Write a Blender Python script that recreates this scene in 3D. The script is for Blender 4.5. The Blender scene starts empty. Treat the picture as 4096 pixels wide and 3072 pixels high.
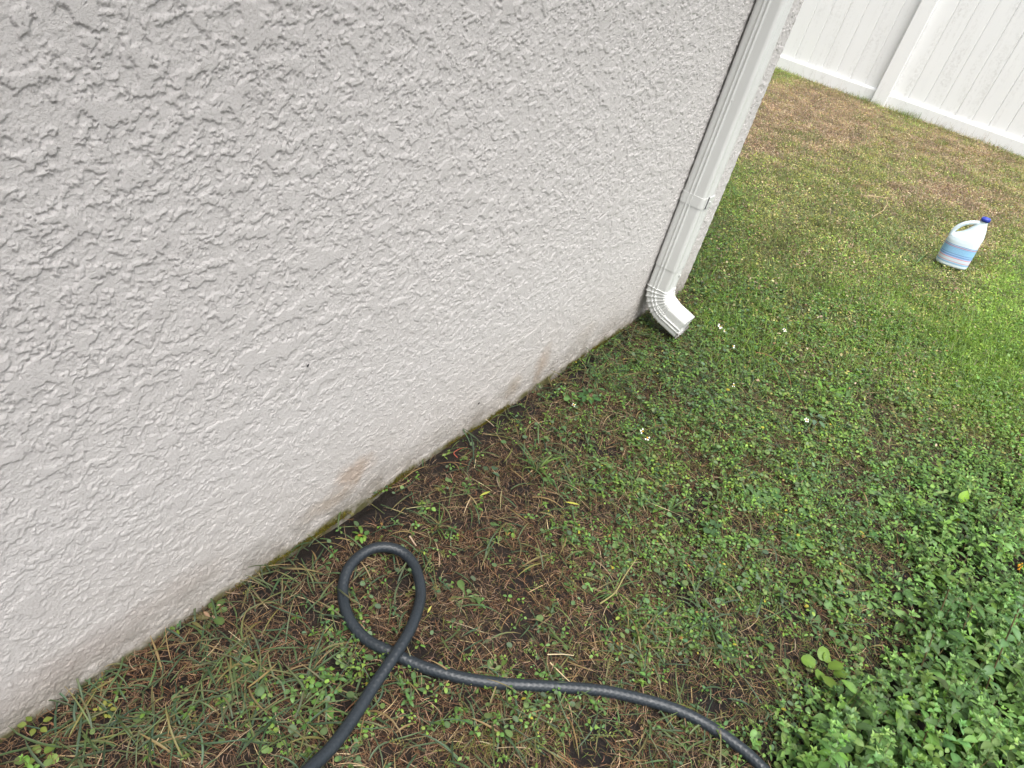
import bpy, bmesh, math, random
import numpy as np
from mathutils import Vector, Matrix
rng = np.random.default_rng(7); random.seed(7)

# ------------------------------------------------------------------ camera
FPX, CY, CZ = 2845.95, -0.7743, 1.2765
RM = np.array([[0.58612819, -0.77952596, 0.22089143],
               [0.36937242, 0.49974099, 0.78346854],
               [0.72112257, 0.3776218, -0.58084768]])          # rows: right, up, forward
CAM = np.array([0.0, CY, CZ])
scn = bpy.context.scene
cd = bpy.data.cameras.new('camera'); cam = bpy.data.objects.new('camera', cd)
scn.collection.objects.link(cam); scn.camera = cam
cd.sensor_width = 36.0; cd.lens = 36.0 * FPX / 4096; cd.clip_start = 0.02; cd.clip_end = 500
M = Matrix.Identity(4)
for i in range(3):
    M[i][0] = RM[0][i]; M[i][1] = RM[1][i]; M[i][2] = -RM[2][i]; M[i][3] = CAM[i]
cam.matrix_world = M
# ------------------------------------------------------------------ world, sun, exposure
SUN_EL, SUN_AZ = math.radians(66), math.radians(-126)    # azimuth of the direction TOWARDS the sun, from +x
world = bpy.data.worlds.new('World'); scn.world = world; world.use_nodes = True
wn = world.node_tree.nodes; wl = world.node_tree.links
sky = wn.new('ShaderNodeTexSky'); sky.sky_type = 'NISHITA'; sky.sun_disc = False
sky.sun_elevation = SUN_EL; sky.sun_rotation = math.radians(90) - SUN_AZ
sky.air_density = 1.0; sky.dust_density = 5.0; sky.ozone_density = 1.0
hs = wn.new('ShaderNodeHueSaturation'); hs.inputs['Saturation'].default_value = 0.22
wl.new(sky.outputs[0], hs.inputs['Color']); wl.new(hs.outputs[0], wn['Background'].inputs[0])
wn['Background'].inputs[1].default_value = 0.12
sd = bpy.data.lights.new('sun', 'SUN'); sd.energy = 1.35; sd.angle = math.radians(42); sd.color = (1.0, 0.965, 0.91)
sun = bpy.data.objects.new('sun', sd); scn.collection.objects.link(sun)
sv = Vector((math.cos(SUN_EL)*math.cos(SUN_AZ), math.cos(SUN_EL)*math.sin(SUN_AZ), math.sin(SUN_EL)))
sun.rotation_euler = sv.to_track_quat('Z', 'Y').to_euler()
scn.view_settings.view_transform = 'Standard'; scn.view_settings.look = 'None'
scn.view_settings.exposure = 1.25; scn.view_settings.gamma = 1.0
scn.cycles.use_adaptive_sampling = True

# ------------------------------------------------------------------ helpers
def unproj(u, v, ax=2, val=0.0):
    d = RM.T @ np.array([(u-2048)/FPX, -(v-1536)/FPX, 1.0])
    return CAM + d * ((val-CAM[ax]) / d[ax])
def proj(P):
    q = (np.asarray(P) - CAM) @ RM.T
    w = np.maximum(q[..., 2], 1e-3)
    return 2048 + FPX*q[..., 0]/w, 1536 - FPX*q[..., 1]/w, q[..., 2]
def sstep(a, b, x):
    t = np.clip((x-a)/(b-a), 0, 1); return t*t*(3-2*t)
def _h(ix, iy, s):
    n = (ix.astype(np.int64)*374761393 + iy.astype(np.int64)*668265263 + s*974634777) & 0xFFFFFFFF
    n = ((n ^ (n >> 13)) * 1274126177) & 0xFFFFFFFF
    n = (n ^ (n >> 16)) & 0xFFFFFFFF
    return n.astype(np.float64) / 4294967295.0
def noise(x, y, s=0):
    """2D gradient noise, about -0.7..0.7"""
    x = np.asarray(x, float); y = np.asarray(y, float)
    ix = np.floor(x); iy = np.floor(y); fx = x-ix; fy = y-iy
    ux = fx*fx*fx*(fx*(fx*6-15)+10); uy = fy*fy*fy*(fy*(fy*6-15)+10)
    def g(i, j):
        a = _h(ix+i, iy+j, s)*2*np.pi
        return np.cos(a)*(fx-i) + np.sin(a)*(fy-j)
    return (g(0,0)*(1-ux)+g(1,0)*ux)*(1-uy) + (g(0,1)*(1-ux)+g(1,1)*ux)*uy
def fbm(x, y, f, o=3, s=0, gain=.5):
    r = 0; a = 1
    for k in range(o):
        r = r + a*noise(np.asarray(x)*f+13.7*k, np.asarray(y)*f-7.3*k, s+k*17); f *= 2.03; a *= gain
    return r
def gz(x, y):
    """ground height"""
    x = np.asarray(x, float); y = np.asarray(y, float)
    near = sstep(3.2, 2.2, x)
    return (0.010*fbm(x, y, 3.0, 3, 5) + 0.016*fbm(x, y, .9, 2, 9)*(0.3+.7*sstep(0, .4, -y)) + 0.006*fbm(x, y, 14., 2, 3)*near
            - 0.018*sstep(.045, .0, -y)*near*sstep(.15, -.2, fbm(x, y*0, 1.9, 2, 31)))
def mesh_obj(name, V, F, mat, parent=None, col=None, smooth=True, uv=None):
    """V (n,3); F list of int arrays (m,k) of equal-k faces"""
    me = bpy.data.meshes.new(name)
    V = np.ascontiguousarray(V, dtype=np.float32)
    Fs = [np.ascontiguousarray(f, dtype=np.int32) for f in (F if isinstance(F, list) else [F]) if len(f)]
    loops = np.concatenate([f.ravel() for f in Fs]); tot = np.concatenate([np.full(len(f), f.shape[1], np.int32) for f in Fs])
    start = np.concatenate([[0], np.cumsum(tot)[:-1]]).astype(np.int32)
    me.vertices.add(len(V)); me.vertices.foreach_set('co', V.ravel())
    me.loops.add(len(loops)); me.loops.foreach_set('vertex_index', loops)
    me.polygons.add(len(tot)); me.polygons.foreach_set('loop_start', start); me.polygons.foreach_set('loop_total', tot)
    me.polygons.foreach_set('use_smooth', np.full(len(tot), bool(smooth)))
    if col is not None:
        a = me.color_attributes.new('Col', 'FLOAT_COLOR', 'POINT')
        c = np.ones((len(V), 4), np.float32); c[:, :3] = col; a.data.foreach_set('color', c.ravel())
    me.update(calc_edges=True)
    me.materials.append(mat)
    o = bpy.data.objects.new(name, me); scn.collection.objects.link(o)
    if parent: o.parent = parent
    return o
def bm_obj(name, bm, mat, parent=None, smooth=False):
    me = bpy.data.meshes.new(name); bm.to_mesh(me); bm.free(); me.materials.append(mat)
    if smooth:
        for p in me.polygons: p.use_smooth = True
    o = bpy.data.objects.new(name, me); scn.collection.objects.link(o)
    if parent: o.parent = parent
    return o
def box(bm, x0, x1, y0, y1, z0, z1, bev=0):
    m = Matrix.Translation(((x0+x1)/2, (y0+y1)/2, (z0+z1)/2)) @ Matrix.Diagonal((x1-x0, y1-y0, z1-z0, 1))
    r = bmesh.ops.create_cube(bm, size=1, matrix=m)
    if bev:
        es = list({e for v in r['verts'] for e in v.link_edges})
        bmesh.ops.bevel(bm, geom=es, offset=bev, segments=2, affect='EDGES', profile=.5)
def empty(name, loc, label, cat, group=None):
    o = bpy.data.objects.new(name, None); scn.collection.objects.link(o); o.location = loc
    return tag(o, label, cat, group)
def tag(o, label=None, cat=None, group=None, kind=None):
    if label: o['label'] = label
    if cat: o['category'] = cat
    if group: o['group'] = group
    if kind: o['kind'] = kind
    return o

# ------------------------------------------------------------------ materials
class NT:
    def __init__(s, name):
        s.m = bpy.data.materials.new(name); s.m.use_nodes = True; s.t = s.m.node_tree
        s.b = s.t.nodes['Principled BSDF']; s.out = s.t.nodes['Material Output']
    def n(s, typ, **kw):
        nd = s.t.nodes.new(typ)
        for k, v in kw.items():
            if k in nd.inputs.keys() if hasattr(nd.inputs, 'keys') else False: nd.inputs[k].default_value = v
            else: setattr(nd, k, v)
        return nd
    def l(s, a, b): s.t.links.new(a, b)
    def coord(s, kind='Object'): return s.n('ShaderNodeTexCoord').outputs[kind]
    def noise(s, scale, detail=3, rough=.55, vec=None, dist=0):
        nd = s.n('ShaderNodeTexNoise'); nd.inputs['Scale'].default_value = scale
        nd.inputs['Detail'].default_value = detail; nd.inputs['Roughness'].default_value = rough
        nd.inputs['Distortion'].default_value = dist
        if vec is not None: s.l(vec, nd.inputs['Vector'])
        return nd.outputs['Fac']
    def ramp(s, fac, *stops):
        nd = s.n('ShaderNodeValToRGB'); e = nd.color_ramp.elements
        while len(e) < len(stops): e.new(0.5)
        for el, (p, c) in zip(e, stops):
            el.position = p; el.color = (c, c, c, 1) if isinstance(c, (int, float)) else (*c, 1)
        s.l(fac, nd.inputs[0]); return nd.outputs[0]
    def mix(s, fac, a, b, blend='MIX'):
        nd = s.n('ShaderNodeMix'); nd.data_type = 'RGBA'; nd.blend_type = blend
        for sock, v in ((nd.inputs[0], fac), (nd.inputs[6], a), (nd.inputs[7], b)):
            if hasattr(v, 'is_linked'): s.l(v, sock)
            elif isinstance(v, tuple): sock.default_value = (*v, 1)
            else: sock.default_value = v
        return nd.outputs[2]
    def math(s, op, a, b=0.0, clamp=False):
        nd = s.n('ShaderNodeMath'); nd.operation = op; nd.use_clamp = clamp
        for sock, v in ((nd.inputs[0], a), (nd.inputs[1], b)):
            if hasattr(v, 'is_linked'): s.l(v, sock)
            else: sock.default_value = v
        return nd.outputs[0]
    def bump(s, h, strength, dist, normal=None):
        nd = s.n('ShaderNodeBump'); nd.inputs['Strength'].default_value = strength; nd.inputs['Distance'].default_value = dist
        s.l(h, nd.inputs['Height'])
        if normal is not None: s.l(normal, nd.inputs['Normal'])
        return nd.outputs[0]
    def fin(s, base=None, rough=None, normal=None, spec=None):
        if base is not None:
            if hasattr(base, 'is_linked'): s.l(base, s.b.inputs['Base Color'])
            else: s.b.inputs['Base Color'].default_value = (*base, 1)
        if rough is not None:
            if hasattr(rough, 'is_linked'): s.l(rough, s.b.inputs['Roughness'])
            else: s.b.inputs['Roughness'].default_value = rough
        if normal is not None: s.l(normal, s.b.inputs['Normal'])
        if spec is not None: s.b.inputs['Specular IOR Level'].default_value = spec
        return s.m

def leaf_mat(name, trans=.25, rough=.5, vein=True, spec=.4):
    t = NT(name); a = t.n('ShaderNodeAttribute'); a.attribute_name = 'Col'
    o = t.coord()
    nz = t.noise(160, 3, .6, o)
    c = t.mix(t.ramp(nz, (.3, .0), (.75, 1.)), a.outputs['Color'], (1.25, 1.2, 1.05), 'MULTIPLY')
    c = t.mix(.5, a.outputs['Color'], c)
    t.fin(c, rough, t.bump(t.noise(420, 2, .6, o), .25, .001), spec)
    if trans:
        tr = t.n('ShaderNodeBsdfTranslucent'); mx = t.n('ShaderNodeMixShader')
        hu = t.mix(1.0, c, (1.5, 1.6, .7), 'MULTIPLY')
        t.l(hu, tr.inputs[0]); mx.inputs[0].default_value = trans
        t.l(t.b.outputs[0], mx.inputs[1]); t.l(tr.outputs[0], mx.inputs[2]); t.l(mx.outputs[0], t.out.inputs[0])
    return t.m
M_dry = leaf_mat('dry_grass', .12, .75, spec=.15)
M_grass = leaf_mat('grass_blade', .28, .45)
M_leaf = leaf_mat('weed_leaf', .25, .5)
M_moss = leaf_mat('moss', .1, .9, spec=.05)

# stucco: cream grey paint with dirt, moss tint and rust stains near the ground
t = NT('stucco')
o = t.coord()
sep = t.n('ShaderNodeSeparateXYZ'); t.l(o, sep.inputs[0])
base = t.mix(t.noise(3.0, 4, .6, o), (.585, .563, .550), (.645, .624, .612))
base = t.mix(t.ramp(t.noise(500, 3, .7, o), (.35, .75), (.6, 1.0)), (.52, .49, .465), base)
base = t.mix(t.ramp(t.noise(330, 4, .75, o), (.33, .62), (.43, 0.0)), base, (.30, .27, .25))  # random dark speckle: shade of small pits put into the colour
def spot(cx, cz, rx, rz, nscale=18):
    mp = t.n('ShaderNodeMapping'); mp.vector_type = 'POINT'
    mp.inputs['Location'].default_value = (-cx/rx, 0, -cz/rz); mp.inputs['Scale'].default_value = (1/rx, 0, 1/rz)
    t.l(o, mp.inputs[0])
    ln = t.n('ShaderNodeVectorMath'); ln.operation = 'LENGTH'; t.l(mp.outputs[0], ln.inputs[0])
    d = t.math('ADD', ln.outputs['Value'], t.math('MULTIPLY', t.math('SUBTRACT', t.noise(nscale, 4, .65, o), .5), 1.6))
    return t.ramp(d, (.25, 1.0), (1.0, 0.0))
z = sep.outputs['Z']
nz = t.noise(9, 4, .65, o)
dirt = t.math('MULTIPLY', t.ramp(z, (0.0, 1.0), (.10, .45), (.34, 0.0)), t.ramp(nz, (.3, .45), (.7, 1.0)))
base = t.mix(t.math('MULTIPLY', dirt, .62), base, (.29, .235, .18))
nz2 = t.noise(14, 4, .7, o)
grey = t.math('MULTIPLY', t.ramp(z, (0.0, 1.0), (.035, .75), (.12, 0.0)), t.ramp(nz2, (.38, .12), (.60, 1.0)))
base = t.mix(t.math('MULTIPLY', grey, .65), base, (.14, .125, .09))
for cx, cz, rx, rz, k, c in ((.86, .125, .085, .05, .75, (.33, .20, .10)), (.80, .075, .10, .035, .6, (.31, .22, .13)), (1.63, .10, .05, .085, .6, (.33, .21, .11)),
                             (1.49, .075, .05, .05, .5, (.32, .235, .14)), (1.9, .11, .09, .05, .3, (.31, .235, .165)), (.25, .09, .16, .06, .4, (.30, .225, .19)),
                             (.45, .10, .12, .05, .4, (.30, .235, .19)), (2.42, .10, .07, .14, .55, (.25, .205, .165))):
    base = t.mix(t.math('MULTIPLY', spot(cx, cz, rx, rz), k*.62), base, c)
moss = t.math('MULTIPLY', t.ramp(z, (0.0, 1.0), (.008, 1.0), (.022, 0.0)), t.ramp(t.noise(11, 3, .6, o), (.4, .1), (.55, 1.)))
base = t.mix(t.math('MULTIPLY', moss, .9), base, (.10, .095, .03))
gr = t.noise(300, 5, .8, o)
g2 = t.noise(800, 2, .6, o)
nb = t.bump(g2, .6, .0008, t.bump(gr, 1.0, .0026))
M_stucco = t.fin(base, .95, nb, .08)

t = NT('soil'); o = t.coord()
a = t.n('ShaderNodeAttribute'); a.attribute_name = 'Col'
n1 = t.noise(60, 5, .7, o)
c = t.mix(t.ramp(n1, (.3, .55), (.7, 1.0)), (0, 0, 0), a.outputs['Color'])
c = t.mix(t.ramp(t.noise(240, 3, .7, o), (.62, 0.), (.72, .5)), c, (.13, .10, .075))
M_soil = t.fin(c, t.ramp(t.noise(30, 3, .6, o), (.3, .55), (.7, .95)), t.bump(t.noise(90, 6, .75, o), 1.0, .012), .3)

def simple(name, col, rough=.5, spec=.5, bump=None, var=.06, vs=6):
    t = NT(name); o = t.coord()
    c = t.mix(t.noise(vs, 4, .6, o), tuple(v*(1-var) for v in col), tuple(min(1, v*(1+var)) for v in col))
    n = t.bump(t.noise(bump[0], 3, .6, o), bump[1], bump[2]) if bump else None
    return t.fin(c, rough, n, spec)
# painted aluminium downspout: off-white with slight dirt speckle
t = NT('painted_metal'); o = t.coord()
c = t.mix(t.noise(5, 4, .6, o), (.58, .585, .565), (.64, .65, .64))
c = t.mix(t.ramp(t.noise(60, 4, .7, o), (.70, 0.), (.78, .35)), c, (.42, .38, .32))
M_metal = t.fin(c, t.ramp(t.noise(9, 3, .6, o), (.3, .30), (.7, .42)), t.bump(t.noise(7, 2, .5, o), .25, .004), .5)
M_jagged = simple('aluminium_edge', (.30, .29, .28), .5, .4, var=.4, vs=160)
# vinyl fence
t = NT('white_vinyl'); o = t.coord()
mp = t.n('ShaderNodeMapping'); mp.inputs['Scale'].default_value = (1, 5.5, .55); t.l(o, mp.inputs[0])
st = t.noise(2.2, 5, .65, mp.outputs[0], .4)
fine = t.noise(34, 4, .75, o)
c = t.mix(t.math('MULTIPLY', t.ramp(st, (.50, 0.), (.66, 1.)), t.ramp(fine, (.44, 0.), (.6, .55))), (.75, .76, .76), (.53, .53, .52))
M_vinyl = t.fin(c, .38, None, .45)
t = NT('garden_hose'); o = t.coord()
u = t.n('ShaderNodeAttribute'); u.attribute_name = 'Col'
sp = t.n('ShaderNodeSeparateColor'); t.l(u.outputs['Color'], sp.inputs[0])
c = t.mix(t.noise(14, 4, .6, o), (.010, .015, .021), (.019, .026, .033))
c = t.mix(t.ramp(t.noise(160, 3, .7, o), (.62, 0.), (.76, .35)), c, (.07, .07, .065))
M_hose = t.fin(c, t.ramp(t.noise(45, 3, .6, o), (.3, .36), (.7, .55)), t.bump(t.noise(300, 2, .6, o), .15, .0006), .5)
# bottle
t = NT('white_plastic'); t.b.inputs['Subsurface Weight'].default_value = .25
t.b.inputs['Subsurface Radius'].default_value = (.02, .02, .022)
c = t.mix(t.ramp(t.noise(70, 3, .6, t.coord()), (.70, 0.), (.76, .5)), (.66, .76, .83), (.45, .47, .46))
M_jug = t.fin(c, .32, None, .45)
M_cap = simple('blue_plastic', (.035, .06, .42), .4, .4)
t = NT('bottle_label'); o = t.coord()
sep = t.n('ShaderNodeSeparateXYZ'); t.l(o, sep.inputs[0]); zz = t.math('DIVIDE', sep.outputs['Z'], .129, True)
nd = t.n('ShaderNodeValToRGB'); nd.color_ramp.interpolation = 'CONSTANT'; e = nd.color_ramp.elements
stops = [(0, (.05, .16, .32)), (.06, (.22, .42, .66)), (.24, (.42, .55, .66)), (.262, (.60, .64, .70)), (.272, (.62, .03, .06)), (.292, (.58, .66, .76)), (.425, (.66, .05, .09)), (.447, (.50, .56, .78)),
         (.475, (.18, .36, .74)), (.52, (.03, .09, .32)), (.542, (.22, .45, .80)), (.605, (.04, .12, .36)), (.622, (.24, .52, .82)), (.86, (.03, .12, .40)), (.875, (.30, .55, .84)), (.895, (.38, .18, .32)),
         (.945, (.36, .6, .85)), (.968, (.04, .12, .36)), (.985, (.55, .72, .86))]
while len(e) < len(stops): e.new(.5)
for el, (p_, c_) in zip(e, stops): el.position = p_; el.color = (*c_, 1)
t.l(zz, nd.inputs[0])
mp = t.n('ShaderNodeMapping'); mp.inputs['Scale'].default_value = (1, 1, 14); t.l(o, mp.inputs[0])
tx = t.ramp(t.noise(120, 2, .5, mp.outputs[0]), (.5, 0.), (.56, .45))      # unreadably small lines of print
c = t.mix(t.math('MULTIPLY', tx, t.ramp(zz, (.60, 0.), (.63, 1.), (.84, 1.), (.87, 0.))), nd.outputs[0], (.05, .22, .5))
c = t.mix(.86, (.70, .80, .86), c)
M_label = t.fin(c, .35, None, .45)
M_petal = simple('white_petal', (.82, .82, .78), .6, .2)
M_disc = simple('yellow_floret', (.55, .33, .02), .8, .1, var=.3, vs=600)
M_bug = simple('beetle_black', (.012, .012, .014), .45, .4)
M_soffit = simple('soffit_white', (.7, .7, .68), .6, .3)
M_roof = simple('roof_shingle', (.16, .14, .13), .9, .1, (120, .8, .004), .3, 40)

# ------------------------------------------------------------------ ground cover maps (u,v: photograph coordinates of a ground point)
def blobs(u, v, L):
    r = np.zeros_like(u)
    for (cu, cv, ru, rv, k) in L: r = r + k*np.exp(-(((u-cu)/ru)**2 + ((v-cv)/rv)**2))
    return r
def maps(x, y):
    u, v, d = proj(np.stack([x, y, np.zeros_like(x)], -1))
    u = np.clip(u, -1500, 6500); v = np.clip(v, -600, 4500)
    n1 = fbm(x, y, 2.2, 3, 41); n2 = fbm(x, y, 6.0, 3, 43); n3 = fbm(x, y, 1.1, 2, 47)
    far = sstep(2.5, 3.1, x + .25*n1)
    ww = (u-3150) + (v-3072)*.45             # >0: the dense weed bed at the lower right
    weeds = sstep(-170, 400, ww - 190*n1 + 260*n2 + 120*sstep(2700, 3000, v) - .8*np.maximum(0, 1500-v)) * sstep(4.7, 3.7, x)
    # brown of the far lawn
    brown = blobs(u, v, [(3200, 400, 260, 130, 1.0), (3000, 560, 160, 110, .8), (3550, 450, 260, 60, .9), (3730, 560, 260, 50, .7), (3950, 640, 260, 60, .8), (3750, 760, 270, 80, 1.0),
                         (3980, 850, 150, 70, .6), (3330, 560, 200, 90, .7), (3360, 960, 60, 60, .5), (3900, 980, 80, 60, .5), (2880, 1290, 120, 70, .3), (3420, 1290, 120, 60, .25), (3060, 1480, 180, 60, .5)])
    brown = np.clip(brown + .8*n2 + .35*n1, 0, 1)
    lush = blobs(u, v, [(3920, 1440, 170, 190, 1.2), (4080, 1330, 160, 220, .9), (3290, 1580, 130, 130, .6), (2850, 700, 120, 90, .3), (2900, 800, 150, 160, .4), (3420, 1100, 260, 160, .4), (3540, 380, 80, 60, .8),
                        (3640, 460, 90, 50, .6), (3200, 290, 160, 40, .7), (3850, 700, 260, 30, .3), (4040, 1120, 110, 130, .6)])
    return u, v, dict(far=far, weeds=weeds, brown=brown, lush=lush, n1=n1, n2=n2, n3=n3)
C = lambda *a: np.array(a, float)
def lerp(a, b, t): return a*(1-t[:, None]) + b*t[:, None]

# ------------------------------------------------------------------ ground: one sheet to the horizon
def axis(fine0, fine1, step, lo, hi, g=1.13, mid=None):
    a = list(np.arange(fine0, fine1, step)); s = step
    xx = fine1
    while xx < hi:
        a.append(xx); s = s*g if (mid is None or s < mid[0] or xx > mid[1]) else s; xx += s
    a.append(hi); b = []; s = step; xx = fine0-step
    while xx > lo: b.append(xx); s *= g; xx -= s
    b.append(lo); return np.array(b[::-1] + a)
gx = axis(-.1, 2.9, .0065, -80, 120, 1.1, (.04, 9.5)); gy = axis(-1.6, .02, .0065, -90, 90, 1.1)
X, Y = np.meshgrid(gx, gy, indexing='ij'); nx, ny = X.shape
xf, yf = X.ravel(), Y.ravel()
Z = gz(xf, yf)*np.exp(-np.maximum(0, np.hypot(xf-3, yf)-8)/4) - .004
u, v, mm = maps(xf, yf)
soilc = lerp(C(.017, .013, .012), C(.034, .024, .018), np.clip(.5+mm['n2'], 0, 1))
farc = lerp(C(.10, .10, .04), C(.14, .10, .065), mm['brown'])
colg = lerp(soilc, farc, mm['far'])
outer = sstep(10, 16, np.hypot(xf-3, yf)); colg = lerp(colg, C(.075, .085, .03), outer)
I = np.arange(nx*ny).reshape(nx, ny)
Fq = np.stack([I[:-1, :-1], I[1:, :-1], I[1:, 1:], I[:-1, 1:]], -1).reshape(-1, 4)
tag(mesh_obj('ground', np.stack([xf, yf, Z], -1), Fq, M_soil, col=colg), kind='structure')

# ------------------------------------------------------------------ house
XC = 2.747
house = empty('house', (0, 0, 0), 'pale grey stucco house wall with rust stains and moss along its foot', 'house')
def wall_h(x, z):
    wx = x + .005*fbm(x, z, 60, 4, 91, .7); wz = z + .005*fbm(x, z, 60, 4, 92, .7)
    zone = fbm(x, z, 2.6, 2, 61); zone2 = fbm(x, z, 5.5, 2, 68)
    a = fbm(wx*.9, wz*1.1, 24, 5, 62, .62) + .30*zone
    p = sstep(.20, .222, a) * (.8+.3*noise(wx*40, wz*40, 69))
    b = fbm(wx, wz*1.1, 52, 4, 63, .62)
    p2 = sstep(.24, .275, b + .30*zone2)
    b3 = fbm(wx, wz, 120, 3, 73, .6)
    p3 = sstep(.22, .34, b3)
    c = fbm(x, z, 240, 2, 64, .7)
    rel = .66+.34*sstep(.15, .85, z + .12*zone + .10*(x-1))
    h = rel*np.maximum(np.maximum(.0027*p, .0020*p2), .0008*p3*(1-.6*p)) + .00055*c*(1-.7*np.maximum(p, p2)) + .0030*fbm(x, z, 1.2, 2, 65)
    lip = sstep(.03, .0, z + .006*fbm(x, z*0, 9, 2, 67))
    low = sstep(.10, .01, z)
    h = h + .0022*lip - .0018*low*sstep(.0, .35, fbm(x, z, 55, 3, 78, .7))*(1-lip)
    return h
def vaxis(segs):
    out = []
    for a, b, s in segs: out += list(np.arange(a, b-1e-9, s))
    out.append(segs[-1][1]); return np.array(out)
wxs = vaxis([(-5, -.1, .05), (-.1, .1, .01), (.1, 1.1, .0015), (1.1, 1.8, .0020), (1.8, 2.725, .003), (2.725, XC, .002)])
wzs = vaxis([(-.14, 0, .004), (0, .6, .0017), (.6, 1.16, .0017), (1.16, 1.3, .01), (1.3, 2.6, .05)])
X, Zz = np.meshgrid(wxs, wzs, indexing='ij'); nx, nz_ = X.shape
xf, zf = X.ravel().copy(), Zz.ravel()
h = wall_h(xf, zf)
edge = sstep(XC-.012, XC, xf)
h = h*(1-.6*edge) - .004*edge**2
xj = xf + edge*.003*fbm(zf*0, zf, 60, 3, 77)
V = np.stack([xj, -h, zf], -1)
I = np.arange(nx*nz_).reshape(nx, nz_)
Fw = np.stack([I[:-1, :-1], I[1:, :-1], I[1:, 1:], I[:-1, 1:]], -1).reshape(-1, 4)
# side wall running away behind the corner, far wall and back
last = V[I[-1]]; side = last.copy(); side[:, 1] = 7.0; side[:, 0] = XC
n0 = len(V); V = np.vstack([V, last + [0, .001, 0], side])
k = np.arange(nz_-1)
Fs = np.stack([n0+k, n0+nz_+k, n0+nz_+k+1, n0+k+1], -1)
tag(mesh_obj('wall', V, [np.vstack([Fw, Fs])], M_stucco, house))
bm = bmesh.new(); box(bm, -5.3, XC+.35, -.42, 7.3, 2.602, 2.63); bm_obj('soffit', bm, M_soffit, house)
bm = bmesh.new(); box(bm, -5.3, XC+.35, -.445, -.422, 2.602, 2.76); box(bm, XC+.352, XC+.375, -.445, 7.3, 2.602, 2.76); bm_obj('fascia', bm, M_soffit, house)
bm = bmesh.new(); vs = [bm.verts.new(c) for c in ((-5.4, -.5, 2.765), (XC+.45, -.5, 2.765), (XC+.45, 7.4, 2.765), (-5.4, 7.4, 2.765), (-3, 3.4, 4.3), (XC-2, 3.4, 4.3))]
for f in ((0, 1, 5, 4), (1, 2, 5), (2, 3, 4, 5), (3, 0, 4)): bm.faces.new([vs[i] for i in f])
bm_obj('roof', bm, M_roof, house)
bm = bmesh.new(); box(bm, -5.35, XC+.4, -.56, -.447, 2.64, 2.655); box(bm, -5.35, XC+.4, -.566, -.56, 2.64, 2.77); bm_obj('gutter', bm, M_metal, house)

# ------------------------------------------------------------------ downspout
XD = 2.265; DW, DD = .090, .080
ds = empty('downspout', (XD, 0, 0), 'off-white ribbed metal downspout on the stucco wall beside the house corner', 'downspout')
def dsec(grow=0., ribs=True, front_ribs=True):
    """cross-section, local x 0..DW along wall, y 0..-DD away from it; counter-clockwise list"""
    P = []
    r = .011
    def rib(s, centres, w, d):
        return sum(d*math.exp(-((s-c)/w)**2) for c in centres)
    # near side face x=0, from y=-.0 to -DD
    n = 44
    for i in range(n+1):
        s = r + (DD-2*r)*i/n
        P.append((-grow + (rib(s, (.027, .040), .0032, -.0036) + 0.0 if ribs else 0), -s, ))
    for i in range(1, 6):
        a = math.pi/2*i/6; P.append((r-(r+grow)*math.cos(a), -DD+r-(r+grow)*math.sin(a)))
    n = 60
    for i in range(n+1):
        s = r + (DW-2*r)*i/n
        P.append((s, -DD-grow-(rib(s, (.030, .041, .052, .063), .0024, -.0034) if front_ribs else 0)))
    for i in range(1, 6):
        a = math.pi/2*i/6; P.append((DW-r+(r+grow)*math.sin(a), -DD+r-(r+grow)*math.cos(a)))
    n = 30
    for i in range(n+1):
        s = r + (DD-2*r)*i/n
        P.append((DW+grow-(rib(s, (.030, .042), .0028, -.0028) if ribs else 0), -DD+s))
    for i in range(1, 6):
        a = math.pi/2*i/6; P.append((DW-r+(r+grow)*math.cos(a), -r+(r+grow)*math.sin(a)))
    for i in range(31):
        s = r + (DW-2*r)*i/30; P.append((DW-s, grow))
    for i in range(1, 6):
        a = math.pi/2*i/6; P.append((r-(r+grow)*math.sin(a), -r+(r+grow)*math.cos(a)))
    return np.array(P)
def loft(secs, close=True):
    V = np.vstack(secs); n = len(secs[0]); F = []
    for k in range(len(secs)-1):
        i = np.arange(n); j = (i+1) % n
        F.append(np.stack([k*n+i, k*n+j, (k+1)*n+j, (k+1)*n+i], -1))
    return V, np.vstack(F)
OFF = -.006
def place(sec, z): return np.stack([sec[:, 0], sec[:, 1]+OFF, np.full(len(sec), z)], -1)
sec = dsec(.0008)
V, F = loft([place(sec, zz_) for zz_ in (.262, .2625, .9, 1.6, 2.3, 2.64)])
low = place(dsec(-.002), .262); V0 = len(V); V = np.vstack([V, low]); n = len(sec); i = np.arange(n); j = (i+1) % n
F = np.vstack([F, np.stack([V0+i, V0+j, j, i], -1)])
mesh_obj('pipe', V, F, M_metal, ds)
# elbow: inner sleeve, crimped bend of 72 degrees, outlet
ELB = math.radians(73); ZC = .178; YC = -.131
def elbow_pt(sec, a, ext=0., g=0.):
    """bend about the x axis through (YC, ZC); a = angle turned; ext = straight run after"""
    y = sec[:, 1] - YC + OFF; out = np.zeros((len(sec), 3)); out[:, 0] = sec[:, 0]
    out[:, 1] = YC + y*math.cos(a) - ext*math.sin(a); out[:, 2] = ZC - y*math.sin(a) - ext*math.cos(a)
    return out
s_in = dsec(-.0012)
secs = [place(s_in, .275), place(s_in, ZC+.004)]
NR = 7
for k in range(NR+1):
    a = ELB*k/NR
    g0, g1 = -.0012, .0020
    for da, g in ((-.022, g0), (-.008, g1), (.006, g1), (.022, g0-.0006)):
        aa = min(max(a+da, 0), ELB+.02); secs.append(elbow_pt(dsec(g), aa))
    if k < NR:
        secs.append(elbow_pt(dsec(-.0018), a + ELB/NR*.5))
for ext in (.006, .04, .078): secs.append(elbow_pt(dsec(-.0012), ELB+.02, ext))
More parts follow.
